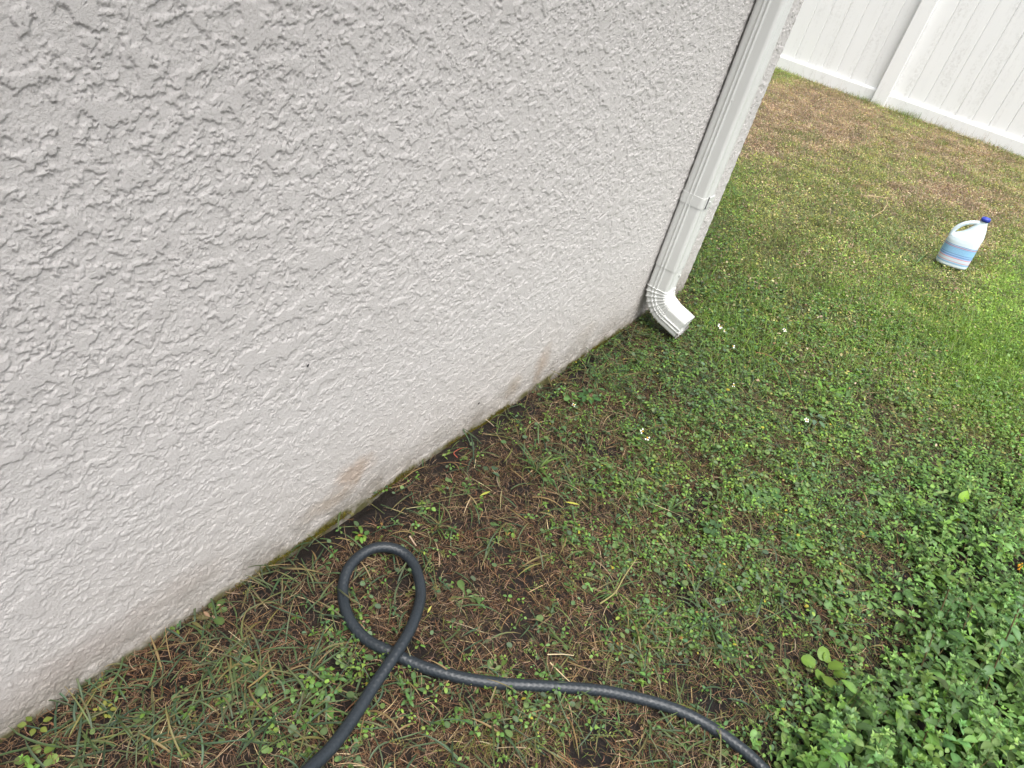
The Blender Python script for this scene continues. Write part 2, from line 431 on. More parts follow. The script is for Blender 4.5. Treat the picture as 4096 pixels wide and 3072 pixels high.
# inside return so that the opening is dark and has thickness
for ext in (.078, .02): secs.append(elbow_pt(dsec(-.0030), ELB+.02, ext))
secs.append(elbow_pt(dsec(-.0030), ELB*.5)); 
V, F = loft(secs)
elb = mesh_obj('elbow', V, F, M_metal, ds)
# ragged, dented lower rim
jr = elbow_pt(dsec(-.0006), ELB+.02, .0775); sel = (jr[:, 2] < .062)
rs = []
for e_, g in ((0, 0), (.004, .3), (.007, 1.)):
    q = elbow_pt(dsec(-.0010), ELB+.02, .0775+e_)
    w = sstep(.075, .045, q[:, 2]); nn = fbm(np.arange(len(q))*.11, q[:, 0]*90, 1.0, 3, 5)
    q[:, 1] -= g*w*.006*nn; q[:, 2] += g*w*(.005*nn-.001); rs.append(q)
V, F = loft(rs); keep = (V[F].mean(1)[:, 2] < .064); mesh_obj('ragged_rim', V, F[keep], M_jagged, elb)
# seam line of the elbow (thin raised lap on its upper face)
P = []
for s in np.linspace(0, 1, 24):
    a = ELB*min(1, s/.55); ext = max(0, (s-.55)/.45)*.077
    q = np.array([[.066, -DD-.0016], [.0665, -DD-.0032], [.068, -DD-.0016]]); P.append(elbow_pt(q, a, ext))
V, F = loft(P); mesh_obj('seam', V, F[:], M_metal, elb)
# strap: a flat band wrapping pipe, with screwed tab
ss = dsec(.0032, False, False); V, F = loft([place(dsec(.0012, False, False), .5015), place(ss, .502), place(ss, .538), place(dsec(.0012, False, False), .5385)])
strap = mesh_obj('strap', V, F, M_metal, ds, smooth=False)
bm = bmesh.new(); box(bm, .030, .034, -DD-.0115, -DD-.0085, .4995, .5405); 
bm_obj('lap_shadow', bm, simple('shadow_gap', (.06, .06, .065), .8, .1), strap)  # near-black strip drawn as the shadow gap beside the lap tab
bm = bmesh.new(); box(bm, .036, .088, -DD-.0105, -DD-.0088, .500, .5375, .0006); bm_obj('lap_tab', bm, M_metal, strap)
def screw(parent, loc, rot):
    bm = bmesh.new(); bmesh.ops.create_cone(bm, segments=6, radius1=.0042, radius2=.0036, depth=.003, cap_ends=True); 
    bmesh.ops.create_cone(bm, segments=16, radius1=.0055, radius2=.0055, depth=.0008, cap_ends=True, matrix=Matrix.Translation((0, 0, -.0012)))
    s = bm_obj('screw', bm, M_metal, parent); s.location = loc; s.rotation_euler = rot
screw(strap, (.058, -DD-.0117, .519), (math.pi/2, 0, 0)); screw(elb, (.070, -DD-.0075, .232), (math.pi/2, 0, 0))
screw(ds, (-.0015, -.050, .845), (0, -math.pi/2, 0))

# ------------------------------------------------------------------ fence
XF = 9.31
fence = empty('privacy_fence', (XF, 0, 0), 'tall white vinyl privacy fence with grimy tongue and groove boards across the back lawn', 'fence')
PITCH = 2.44; P0 = .534; PW = .152
for k in range(-4, 5):
    y0 = P0 + k*PITCH
    bm = bmesh.new(); box(bm, -.060, .092, y0, y0+PW, -.1, 1.86, .008); post = bm_obj('post', bm, M_vinyl, fence)
    if k != 0: pass
    bm = bmesh.new(); box(bm, -.070, .102, y0-.01, y0+PW+.01, 1.862, 1.885, .004)
    r = bmesh.ops.create_cone(bm, segments=4, radius1=.115, radius2=.0, depth=.04, cap_ends=True, matrix=Matrix.Translation((.016, y0+PW/2, 1.907)) @ Matrix.Rotation(math.pi/4, 4, 'Z'))
    bm_obj('cap', bm, M_vinyl, post)
    if k == 4: continue
    a, b = y0+PW+.001, y0+PITCH-.001
    # boards with V grooves
    g = np.arange(P0-.179+.0, P0-.179-40*.1700, -.1700); g = np.concatenate([g, P0+PW+.158+np.arange(0, 40)*.1700])
    g = sorted(q for q in g if a+.02 < q < b-.02)
    prof = [(a, 0)]
    for q in g: prof += [(q-.007, 0), (q-.004, .007), (q+.004, .007), (q+.007, 0)]
    prof += [(b, 0)]
    pr = np.array(prof); n = len(pr)
    def wv(y, z): return .003*np.sin(y*6+z*2+k)
    zs = (.10, .7, 1.3, 1.75)
    V = np.vstack([np.stack([.022+pr[:, 1]+wv(pr[:, 0], q), pr[:, 0], np.full(n, q)], -1) for q in zs])
    F = np.vstack([np.stack([r_*n+np.arange(n-1), r_*n+np.arange(1, n), (r_+1)*n+np.arange(1, n), (r_+1)*n+np.arange(n-1)], -1) for r_ in range(len(zs)-1)])
    back = V + [.022, 0, 0]; F = np.vstack([F, F[:, ::-1]+len(V)]); V = np.vstack([V, back])
    mesh_obj('panel', V, F, M_vinyl, fence, smooth=False)
    # bottom rail with double step at its top, top rail
    for z0, z1, nm in ((.0, .145, 'bottom_rail'), (1.70, 1.845, 'top_rail')):
        prof = [(-.012, z0), (-.012, z1-.018), (-.008, z1-.013), (-.008, z1-.008), (-.002, z1-.004), (.004, z1), (.018, z1), (.060, z1), (.060, z0)]
        if nm == 'top_rail': prof = [(-.014, z0), (-.014, z1), (.062, z1), (.062, z0)]
        V = np.array([(x_, y_, z_) for y_ in (a, b) for x_, z_ in prof]); m_ = len(prof); i = np.arange(m_); j = (i+1) % m_
        mesh_obj(nm, V, np.stack([i, j, m_+j, m_+i], -1), M_vinyl, fence, smooth=False)

# ------------------------------------------------------------------ hose
hp = [(350, 1650), (470, 1530), (600, 1350), (700, 1190), (790, 1060), (850, 970), (905, 880), (945, 780), (967, 690), (962, 600), (935, 510), (890, 450), (825, 411), (750, 400), (680, 415),
      (612, 460), (560, 520), (532, 590), (525, 660), (540, 750), (570, 820), (625, 890), (700, 950), (780, 990), (870, 1030), (950, 1068), (1050, 1105), (1200, 1150), (1350, 1175), (1500, 1190), (1700, 1200), (1982, 1220)]
hp = [(1000+a*.7064, 1900+b*.7064) for a, b in hp] + [(2400+a*.7667, 1900+b*.7667) for a, b in ((150, 1150), (300, 1185), (430, 1233), (560, 1300), (680, 1380), (770, 1450), (850, 1529))]
HR = .0112
hz = [.055, .042, .034, .031, .034, .036, .034, .028, .022, .020, .020, .022, .026, .028, .026, .022, .018, .014, .011, .010, .010] + [.0105]*30
pts = []
for q, z_ in zip(hp, hz):
    w = unproj(*q, 2, z_+.004); w[2] += float(gz(w[0], w[1]))*.6; pts.append(w)
d0 = pts[0]-pts[1]; pts.insert(0, pts[0]+d0*3+np.array([0, 0, .01])); d1 = pts[-1]-pts[-2]; pts.append(pts[-1]+d1*2.5)
def catmull(P, m):
    P = [2*P[0]-P[1]] + list(P) + [2*P[-1]-P[-2]]; out = []
    for k in range(1, len(P)-2):
        a, b, c_, d = P[k-1], P[k], P[k+1], P[k+2]
        for s in np.linspace(0, 1, m, endpoint=False):
            out.append(.5*((2*b)+(c_-a)*s+(2*a-5*b+4*c_-d)*s*s+(3*b-a-3*c_+d)*s**3))
    out.append(P[-2]); return np.array(out)
def resample(P, step):
    s = np.concatenate([[0], np.cumsum(np.linalg.norm(np.diff(P, axis=0), axis=1))]); n = max(2, int(s[-1]/step))
    q = np.linspace(0, s[-1], n); return np.stack([np.interp(q, s, P[:, i]) for i in range(3)], -1), q
def smooth(P, it):
    for _ in range(it): P[1:-1] = .25*P[:-2]+.5*P[1:-1]+.25*P[2:]
    return P
def tube(P, rad, nseg, relief=None, s=None):
    T = np.gradient(P, axis=0); T /= np.linalg.norm(T, axis=1)[:, None]
    N = np.zeros_like(T); up = np.array([0, 0, 1.]); N[0] = np.cross(up, T[0]); N[0] /= np.linalg.norm(N[0])
    for i in range(1, len(T)):
        nn = N[i-1]-T[i]*(N[i-1]@T[i]); N[i] = nn/np.linalg.norm(nn)
    B = np.cross(T, N); a = np.linspace(0, 2*np.pi, nseg, endpoint=False)
    R = np.broadcast_to(np.asarray(rad, float).reshape(-1, 1), (len(P), nseg)).copy()
    if relief is not None: R = R + relief(s[:, None], a[None, :])
    V = P[:, None, :] + R[..., None]*(np.cos(a)[None, :, None]*N[:, None, :] + np.sin(a)[None, :, None]*B[:, None, :])
    n = nseg; i = np.arange(n); j = (i+1) % n
    F = (np.stack([i, j, n+j, n+i], -1)[None] + (np.arange(len(P)-1)*n)[:, None, None]).reshape(-1, 4)
    return V.reshape(-1, 3), F
P, s = resample(smooth(resample(catmull(pts, 8), .006)[0], 6), .0013)
def braid(s, a):
    f1 = np.sin(a*6 + s*520); f2 = np.sin(a*6 - s*520)
    return .00022*np.maximum(f1, f2)
P_hose = P[::4].copy(); P_hose = P_hose[P_hose[:, 2] < .035]
V, F = tube(P, HR, 56, braid, s)
tag(mesh_obj('garden_hose', V, F, M_hose, col=np.full((len(V), 3), .5)), 'dark slate blue rubber garden hose curled into a loop on the patchy grass', 'hose')

# ------------------------------------------------------------------ bottle
bp = np.array([4.6187, -.8496, 0]); bp[2] = float(gz(bp[0], bp[1]))+.016
jug = empty('bleach_bottle', tuple(bp), 'white plastic bleach jug with blue cap and blue striped label standing in the lawn', 'bottle')
jug.rotation_euler = (0, math.radians(-3.5), math.radians(-80))
def selp(cx, hw, hd, z, n=56, p=2.6):
    a = np.linspace(0, 2*np.pi, n, endpoint=False); c_, s_ = np.cos(a), np.sin(a)
    return np.stack([cx+hw*np.sign(c_)*np.abs(c_)**(2/p), hd*np.sign(s_)*np.abs(s_)**(2/p), np.full(n, z)], -1)
prof = [(0, 0, .070, .045), (.004, 0, .079, .052), (.010, 0, .083, .056), (.128, 0, .083, .056), (0.145, 0, 0.0825, 0.0555), (0.165, 0.00475, 0.07875, 0.053), (0.18, 0.016, 0.068, 0.048), (0.192, 0.026, 0.057, 0.044), (0.205, 0.031, 0.05, 0.04), (0.216, 0.0345, 0.0445, 0.036), (0.23, 0.037, 0.038, 0.031), (0.243, 0.0395, 0.0315, 0.026), (0.256, 0.0415, 0.0245, 0.021), (0.268, 0.044, 0.018, 0.018), (0.285, 0.044, 0.017, 0.017)]
secs = [selp(cx, hw, hd, z_, p=2.6 if z_ < .2 else 2.1) for z_, cx, hw, hd in prof]
V, F = loft(secs); n = 56
cap0 = np.arange(n)[::-1][None]; cap1 = (len(V)-n+np.arange(n))[None]
me = bpy.data.meshes.new('body')
V = [tuple(q) for q in V]; FF = [tuple(q) for q in F] + [tuple(cap0[0]), tuple(cap1[0])]
hpath = catmull([np.array(q) for q in ((-.058, 0, .120), (-.071, 0, .145), (-.0745, 0, .170), (-.069, 0, .196), (-.053, 0, .222), (-.030, 0, .242), (-.004, 0, .254), (.030, 0, .262))], 8)
hv, hf = tube(hpath, np.full(len(hpath), .0112), 16)
k0 = len(V); V += [tuple(q*[1, 1.05, 1]) for q in hv]; FF += [tuple(int(q)+k0 for q in f) for f in hf]
FF += [tuple(k0+q for q in range(16))[::-1], tuple(k0+len(hv)-16+q for q in range(16))]
me.from_pydata(V, [], FF); me.materials.append(M_jug)
body = bpy.data.objects.new('body', me); scn.collection.objects.link(body); body.parent = jug
md = body.modifiers.new('r', 'REMESH'); md.mode = 'VOXEL'; md.voxel_size = .0028; md.use_smooth_shade = True
md = body.modifiers.new('s', 'SMOOTH'); md.factor = .5; md.iterations = 6
ls = [selp(0, .0838, .0568, z_) for z_ in (.024, .0245, .06, .1285, .129)]
V, F = loft(ls); mesh_obj('paper_label', V, F, M_label, jug)
bm = bmesh.new()
bmesh.ops.create_cone(bm, segments=40, radius1=.0225, radius2=.0205, depth=.022, cap_ends=True, matrix=Matrix.Translation((.044, 0, .286)))
bmesh.ops.bevel(bm, geom=[e_ for e_ in bm.edges if e_.calc_face_angle(0) > .8], offset=.002, segments=2, affect='EDGES')
for k in range(30):
    a = 2*math.pi*k/30
    box(bm, .044+.0215*math.cos(a)-.0009, .044+.0215*math.cos(a)+.0009, .0215*math.sin(a)-.0009, .0215*math.sin(a)+.0009, .277, .294)
bm_obj('cap', bm, M_cap, jug, True)

# ------------------------------------------------------------------ blades and leaves
def ribbons(p, phi, L, W, pitch0, pitch1, curl, K=4, fold=0., col=None, tipcol=None, taper=1., basew=.6):
    """p (N,3) roots; arcs bending from pitch0 to pitch1, turning by curl; returns V,F,C"""
    N = len(p); rows = []; q = p.copy(); cols = []
    m = 3 if fold else 2
    for k in range(K+1):
        t_ = k/K; ph = phi + curl*t_; pt = pitch0 + (pitch1-pitch0)*t_
        d = np.stack([np.cos(pt)*np.cos(ph), np.cos(pt)*np.sin(ph), np.sin(pt)], -1)
        if k: q = q + d*(L/K)[:, None]
        w = W*(basew + (1-basew)*min(1, t_*3))*(1-t_**(3/taper)*.92)
        sd_ = np.stack([-np.sin(ph), np.cos(ph), np.zeros(N)], -1)
        up = np.stack([-np.sin(pt)*np.cos(ph), -np.sin(pt)*np.sin(ph), np.cos(pt)], -1)
        l_ = q - sd_*(w/2)[:, None]; r_ = q + sd_*(w/2)[:, None]
        if fold: l_ = l_ + up*(w*fold)[:, None]; r_ = r_ + up*(w*fold)[:, None]; rows.append(np.stack([l_, q, r_], 1))
        else: rows.append(np.stack([l_, r_], 1))
        c_ = col if tipcol is None else col*(1-t_**2) + tipcol*t_**2
        cols.append(np.repeat(c_[:, None, :], m, 1))
    V = np.stack(rows, 1).reshape(N, -1, 3); Cc = np.stack(cols, 1).reshape(N, -1, 3); per = m*(K+1)
    base = [[k*m+j, k*m+j+1, (k+1)*m+j+1, (k+1)*m+j] for k in range(K) for j in range(m-1)]
    F = (np.array(base)[None] + (np.arange(N)*per)[:, None, None]).reshape(-1, 4)
    return V.reshape(-1, 3), F, Cc.reshape(-1, 3)
SH = {'ovate': [(0, .08), (.12, .55), (.3, .95), (.5, 1.), (.72, .72), (.88, .36), (1, .03)],
      'round': [(0, .25), (.12, .72), (.32, .98), (.55, 1.), (.78, .84), (.93, .5), (1, .12)],
      'lance': [(0, .15), (.2, .65), (.4, .98), (.6, 1.), (.8, .66), (.92, .34), (1, .03)],
      'spoon': [(0, .12), (.25, .2), (.45, .5), (.65, .95), (.82, 1.), (.95, .62), (1, .15)]}
def leaves(p, phi, pitch, roll, L, W, shape='ovate', droop=.6, cup=.18, col=None, wave=0.):
    N = len(p); st = SH[shape]; q = p.copy(); rows = []; cols = []; prev = 0
    for k, (t_, w_) in enumerate(st):
        pt = pitch - droop*t_
        d = np.stack([np.cos(pt)*np.cos(phi), np.cos(pt)*np.sin(phi), np.sin(pt)], -1)
        if k: q = q + d*(L*(t_-prev))[:, None]
        prev = t_
        s0 = np.stack([-np.sin(phi), np.cos(phi), np.zeros(N)], -1); up = np.cross(d, s0)
        sd_ = s0*np.cos(roll)[:, None] + up*np.sin(roll)[:, None]; u2 = np.cross(d, sd_)
        w = W*w_/2
        ww = wave*(1 if k % 2 else -1)
        for sg in (-1, 0, 1):
            rows.append(q + sd_*(sg*w*(1+ww*.5))[:, None] + u2*(abs(sg)*w*(cup+ww))[:, None])
            cc = col*(1.22 if sg == 0 else .97); cols.append(cc)
    V = np.stack(rows, 1); Cc = np.stack(cols, 1); per = V.shape[1]; K = len(st)-1
    base = [[k*3+j, k*3+j+1, (k+1)*3+j+1, (k+1)*3+j] for k in range(K) for j in range(2)]
    F = (np.array(base)[None] + (np.arange(N)*per)[:, None, None]).reshape(-1, 4)
    return V.reshape(-1, 3), F, Cc.reshape(-1, 3)
def merge(parts):
    V, F, C_ = [], [], []; k = 0
    for v_, f_, c_ in parts: V.append(v_); F.append(f_+k); C_.append(c_); k += len(v_)
    return np.vstack(V), np.vstack(F), np.vstack(C_)
def stuff(name, parts, mat, label, cat):
    V, F, C_ = merge(parts)
    return tag(mesh_obj(name, V, F, mat, col=C_), label, cat, kind='stuff')
U = lambda a, b, n: rng.uniform(a, b, n)
def pick(pal, n, jit=.15):
    pal = np.array(pal, float); c_ = pal[rng.integers(0, len(pal), n)]
    return c_*(1+rng.normal(0, jit, (n, 1)))*(1+rng.normal(0, .05, (n, 3)))
def scatter(n, x0, x1, y0, y1, dens, margin=350, power=1.):
    """n tries, keeps those in sight (with a margin) by probability dens(u,v,maps,x,y)"""
    x = U(x0, x1, n); y = U(y0, y1, n); u_, v_, m_ = maps(x, y)
    ins = (u_ > -margin) & (u_ < 4096+margin) & (v_ < 3072+margin*1.5) & ~((x < XC) & (y > -.004))
    pr = np.clip(dens(u_, v_, m_, x, y), 0, 1)*np.where(ins, 1., .12)
    keep = (rng.random(n) < pr) & ~((x < XC+.0) & (y > -.004))
    x, y = x[keep], y[keep]
    return x, y, u_[keep], v_[keep], {k_: q[keep] for k_, q in m_.items()}, np.stack([x, y, gz(x, y)], -1)

def weed_parts(p, H, lean_az, lean, nn, Lm, pal, yaw=None):
    """opposite-leaved stems; arrays per plant; nn nodes"""
    N = len(p); out = []; d = np.stack([np.cos(lean_az)*np.sin(lean), np.sin(lean_az)*np.sin(lean), np.cos(lean)], -1)
    basec = pick(pal, N, .24)*.86; fw = sstep(1.9, 3.2, p[:, 0])[:, None]*.8; basec = basec*(1-fw) + basec*np.array([1.35, 1.25, .75])*fw; yaw = U(0, 6.283, N) if yaw is None else yaw
    for k in range(nn):
        t_ = (k+.7)/nn; q = p + d*(H*t_)[:, None]
        sz = Lm*(1.05-.25*abs(t_-.5)*2)*(1 if k < nn-1 else .62)*U(.75, 1.15, N)
        for s_ in (0, 1):
            ph = yaw + k*1.571 + s_*3.1416 + rng.normal(0, .18, N)
            c_ = basec*(1+rng.normal(0, .09, (N, 1)))*(.85+.25*t_)
            out.append(leaves(q, ph, U(.15, .75, N) + (.35 if k == nn-1 else 0), rng.normal(0, .22, N), sz, sz*U(.38, .52, N), 'ovate', .95, .24, c_, .05))
    sz = Lm*.32
    for s_ in range(4):
        out.append(leaves(p + d*H[:, None], yaw+.785+s_*1.571, U(.7, 1.2, N), np.zeros(N), sz, sz*.5, 'ovate', .5, .3, basec*1.25))
    az = lean_az; stem = ribbons(p-d*.01, az, H*1.03+.01, np.full(N, .0022), math.pi/2-lean, math.pi/2-lean, np.zeros(N), 3, 0, pick([(.10, .12, .04), (.13, .09, .05)], N))
    st2 = ribbons(p-d*.01, az+1.57, H*1.03+.01, np.full(N, .0001), np.full(N, math.pi/2), np.full(N, math.pi/2), np.zeros(N), 1, 0, pick([(.10, .12, .04)], N))
    out.append(stem); return out

# --- brown thatch of dead grass near the wall
BR = [(.098, .062, .038), (.13, .086, .054), (.175, .12, .078), (.052, .034, .025), (.11, .065, .038), (.25, .18, .125), (.04, .03, .026), (.135, .072, .040)]
def soilgap(x, y):            # where bare soil shows
    g = sstep(.50, .72, fbm(x, y, 7.5, 2, 101)+.28*fbm(x, y, 2.1, 2, 102)+.28)
    w = sstep(.085, .045, -y)*sstep(.45, .7, x)*sstep(2.25, 2.1, x)*sstep(-.25, .1, fbm(x, y*0, 3.3, 2, 31)+.1)
    return np.clip(np.maximum(g*.85, w), 0, 1)
def d_thatch(u, v, m, x, y):
    bare = blobs(u, v, [(1560, 2020, 160, 60, 1.), (1760, 1860, 90, 40, .9), (2080, 2330, 90, 60, .8), (3120, 2980, 120, 70, 1.), (60, 2980, 120, 70, .6), (1700, 2720, 90, 40, .6), (3060, 2520, 80, 60, .5)])
    return (1-.85*m['far'])*(1-.75*m['weeds'])*(1-.93*np.clip(soilgap(x, y)+bare, 0, 1))*(.55+.45*sstep(3300, 2300, u))
parts = []
x, y, u, v, m, p = scatter(230000, -.1, 3.2, -1.75, .0, d_thatch)
n = len(x); print('thatch', n)
p[:, 2] += U(-.002, .012, n)
col = pick(BR, n, .22); rusty = sstep(-.1, .25, m['n1'])[:, None]
col = col*(1-.35*rusty*(1-np.array([1.1, .9, .75])))
col = np.where((rng.random(n) < .22*sstep(1200, 3000, u))[:, None], pick([(.10, .10, .035), (.08, .09, .03)], n), col)
parts.append(ribbons(p, U(0, 6.283, n), U(.008, .036, n), U(.0005, .0015, n), U(-.05, .5, n), U(-.5, .15, n), rng.normal(0, 1.1, n), 4, 0, col))
# longer straws lying flat
x, y, u, v, m, p = scatter(2600, -.1, 3.0, -1.6, .0, d_thatch); n = len(x); p[:, 2] += U(.002, .010, n)
parts.append(ribbons(p, U(0, 6.283, n), U(.04, .10, n), U(.0008, .0022, n), U(-.05, .25, n), U(-.25, .05, n), rng.normal(0, .5, n), 6, 0, pick([(.36, .27, .17), (.28, .19, .11), (.42, .34, .22), (.22, .13, .07)], n)))
# flat fragments
x, y, u, v, m, p = scatter(5000, -.1, 3.0, -1.6, .0, lambda *a: .8*d_thatch(*a)); n = len(x); p[:, 2] += U(.002, .010, n)
parts.append(leaves(p, U(0, 6.283, n), U(-.3, .4, n), U(-.8, .8, n), U(.004, .012, n), U(.002, .005, n), 'lance', .3, .2, pick(BR, n, .3)))
stuff('dead_grass', parts, M_dry, 'matted brown dead grass and straw covering the soil beside the wall', 'dead grass')

def d_low(u, v, m, x, y):
    b = blobs(u, v, [(2400, 1720, 240, 110, .55), (2850, 1900, 360, 250, .9), (3200, 1700, 500, 300, 1.), (2900, 2300, 400, 300, .85), (3300, 2150, 350, 300, 1.), (2650, 1500, 200, 120, 1.),
                     (3000, 1300, 400, 200, .9), (2850, 1050, 160, 250, .9), (2300, 2050, 250, 200, .16), (2620, 2450, 260, 200, .32), (3300, 2950, 300, 200, .9), (1350, 2700, 150, 200, .5), (1250, 2850, 200, 150, .5),
                     (1750, 2780, 200, 120, .4), (2150, 2800, 300, 150, .3), (1550, 2450, 120, 120, .3), (1450, 2150, 80, 50, .35), (1760, 2000, 300, 120, .16), (2400, 1450, 160, 80, .6), (900, 2850, 250, 120, .18), (3600, 1500, 400, 300, .8)])
    return np.clip(b + .03, 0, 1)*(.25+1.15*sstep(-.22, .2, m['n2']))
LG = [(.085, .165, .030), (.11, .20, .036), (.125, .20, .040), (.070, .150, .042), (.065, .130, .055), (.10, .19, .035), (.09, .18, .05), (.055, .12, .03)]
# --- coarse green grass near the wall
GR = [(.058, .092, .042), (.072, .112, .046), (.048, .085, .048), (.085, .12, .044), (.06, .10, .052)]
def d_coarse(u, v, m, x, y):
    b = blobs(u, v, [(420, 2830, 330, 150, .9), (760, 2600, 260, 130, 1.), (1120, 2330, 220, 110, .75), (1000, 2700, 260, 150, .8), (1300, 2820, 220, 180, .45), (650, 2950, 300, 100, .5),
                     (2200, 2880, 500, 120, .35), (2700, 2520, 350, 200, .28), (2450, 1500, 200, 80, .5), (2550, 1330, 120, 60, 1.0), (2150, 1950, 300, 200, .12), (1700, 2150, 500, 300, .06), (2900, 1550, 260, 160, .5)])
    return np.clip(b + .05, 0, 1)*(.35+1.0*sstep(-.15, .25, m['n2']))*(1-.8*m['far'])*(1-.6*m['weeds'])
parts = []
x, y, u, v, m, p = scatter(52000, -.05, 3.2, -1.7, .0, d_coarse); n = len(x); p[:, 2] += U(.0, .012, n); print('coarse', n)
far_ = rng.random(n) < .10
col = pick(GR, n, .18); col[far_] = pick([(.20, .15, .07), (.16, .15, .05)], far_.sum())
tip = np.where((rng.random(n) < .35)[:, None], C(.24, .17, .08)[None], col)
parts.append(ribbons(p, U(0, 6.283, n), U(.03, .10, n), U(.0018, .0046, n), U(.1, .9, n), U(-.7, .2, n), rng.normal(0, .5, n), 5, .22, col, tip))
# blades and straws lapping over the hose
hc = P_hose[rng.integers(0, len(P_hose), 150)]; aa = U(0, 6.283, 150); hc = hc + np.stack([np.cos(aa)*.017, np.sin(aa)*.017, np.zeros(150)], -1); hc[:, 2] = gz(hc[:, 0], hc[:, 1])
parts.append(ribbons(hc, aa+math.pi+rng.normal(0, .35, 150), U(.04, .075, 150), U(.0010, .0032, 150), U(.9, 1.25, 150), U(-1.1, -.6, 150), rng.normal(0, .3, 150), 7, .15, np.where((rng.random(150) < .5)[:, None], pick(GR, 150), pick([(.25, .18, .11), (.17, .11, .06)], 150))))
# fine short mixed grass through the weeds
x, y, u, v, m, p = scatter(130000, .3, 3.8, -1.75, .3, lambda *a: (.25+.75*np.clip(d_low(*a), 0, 1))*sstep(1900, 3000, a[0]+.4*np.maximum(0, 2000-a[1]))*(1-.7*a[2]['weeds'])); n = len(x); print('fine', n)
c_ = pick([(.085, .14, .035), (.12, .165, .04), (.07, .13, .04), (.14, .165, .045), (.11, .095, .045), (.17, .14, .08)], n, .2)*(1+.5*fbm(x, y, 9, 2, 171))[:, None]
parts.append(ribbons(p, U(0, 6.283, n), U(.012, .045, n), U(.0009, .0024, n), U(0, 1.0, n), U(-.6, .4, n), rng.normal(0, .7, n), 3, 0, c_))
# pale green fine tuft along bottom edge
x, y, u, v, m, p = scatter(16000, .2, 1.4, -1.1, -.2, lambda u, v, m, x, y: blobs(u, v, [(2080, 2920, 190, 75, 1.), (1900, 2980, 130, 60, .6), (2560, 2380, 120, 80, .5), (1780, 2420, 90, 50, .3)]) - .08); n = len(x)
ph = rng.normal(3.5, .8, n)
parts.append(ribbons(p, ph, U(.02, .06, n), U(.0008, .0016, n), U(.2, .8, n), U(-.5, .2, n), rng.normal(0, .5, n), 5, 0, pick([(.13, .15, .035), (.17, .16, .05), (.10, .13, .03), (.2, .15, .07)], n)))
stuff('coarse_grass', parts, M_grass, 'coarse grey green grass blades sprawling along the wall foot and around the hose', 'grass')

# --- low small-leaved weeds in patches (clover-like and round leaves)
def greenify(col, m, u, v):
    yl = np.clip(m['n1']*1.2+.2, 0, 1)[:, None]
    return col*(1 + .25*yl*np.array([1.2, .5, -.3]))*(1+.22*sstep(2400, 3300, u)*sstep(2600, 1900, v))[:, None]
parts = []
x, y, u, v, m, p = scatter(46000, -.05, 4.4, -1.9, .4, lambda *a: d_low(*a)*(1-.6*a[2]['weeds'])); n = len(x); print('low', n)
size = U(.0045, .011, n)*(1+.3*(rng.random(n) < .1))
hgt = U(.004, .026, n); k = 3
for j in range(k):
    ph = U(0, 6.283, n) if j == 0 else ph+2.09+rng.normal(0, .3, n)
    top = p + np.stack([np.cos(ph)*.002, np.sin(ph)*.002, hgt], -1)
    c_ = greenify(pick(LG, n, .2), m, u, v); yb = rng.random(n) < .018; c_[yb] = pick([(.28, .25, .03), (.22, .13, .04)], yb.sum())
    parts.append(leaves(top, ph, U(-.15, .6, n), rng.normal(0, .35, n), size, size*U(.45, .85, n), ('round', 'ovate', 'spoon')[j], .6, .15, c_))
parts.append(ribbons(p, U(0, 6.283, n), hgt*1.1, np.full(n, .0007), np.full(n, 1.3), np.full(n, 1.3), np.zeros(n), 2, 0, pick([(.10, .12, .04), (.12, .08, .05)], n)))
# single round leaves held flat
x, y, u, v, m, p = scatter(3600, .0, 3.2, -1.6, .0, lambda *a: .9*d_low(*a)+.06); n = len(x); p[:, 2] += U(.004, .03, n)
s_ = U(.008, .017, n); parts.append(leaves(p, U(0, 6.283, n), U(-.2, .35, n), rng.normal(0, .25, n), s_, s_*U(.8, 1.02, n), 'round', .25, .1, greenify(pick([(.08, .135, .06), (.10, .155, .055), (.08, .12, .07)], n, .15), m, u, v)))
# rosettes of spoon and lance leaves
x, y, u, v, m, p = scatter(3600, .0, 3.6, -1.7, .2, lambda *a: .9*d_low(*a)+.02+.8*blobs(a[0], a[1], [(3130, 2180, 200, 90, 1.), (3280, 2380, 220, 130, 1.2), (3250, 2550, 150, 80, .8), (2950, 1980, 160, 100, .7), (3250, 1650, 120, 100, .8)])); n0 = len(x)
nl = 6
P_ = np.repeat(p, nl, 0); n = len(P_); base = np.repeat(U(0, 6.283, n0), nl) + np.tile(np.arange(nl), n0)*(6.283/nl) + rng.normal(0, .3, n)
s_ = np.repeat(.011+.028*rng.random(n0)**2, nl)*U(.6, 1.1, n); P_[:, 2] += .004
parts.append(leaves(P_, base, U(.05, .7, n), rng.normal(0, .25, n), s_, s_*U(.3, .5, n), 'spoon', .6, .15, np.repeat(pick([(.06, .12, .035), (.075, .13, .05), (.09, .15, .05), (.05, .10, .04)], n0, .15), nl, 0)*(1+rng.normal(0, .08, (n, 1))), .08))
# small opposite-leaved sprigs
x, y, u, v, m, p = scatter(10000, .0, 3.6, -1.7, .2, lambda *a: .9*d_low(*a)*(1-.5*a[2]['weeds'])); n = len(x)
parts += weed_parts(p, U(.012, .045, n), U(0, 6.283, n), U(.1, .8, n), 3, U(.008, .017, n), LG)
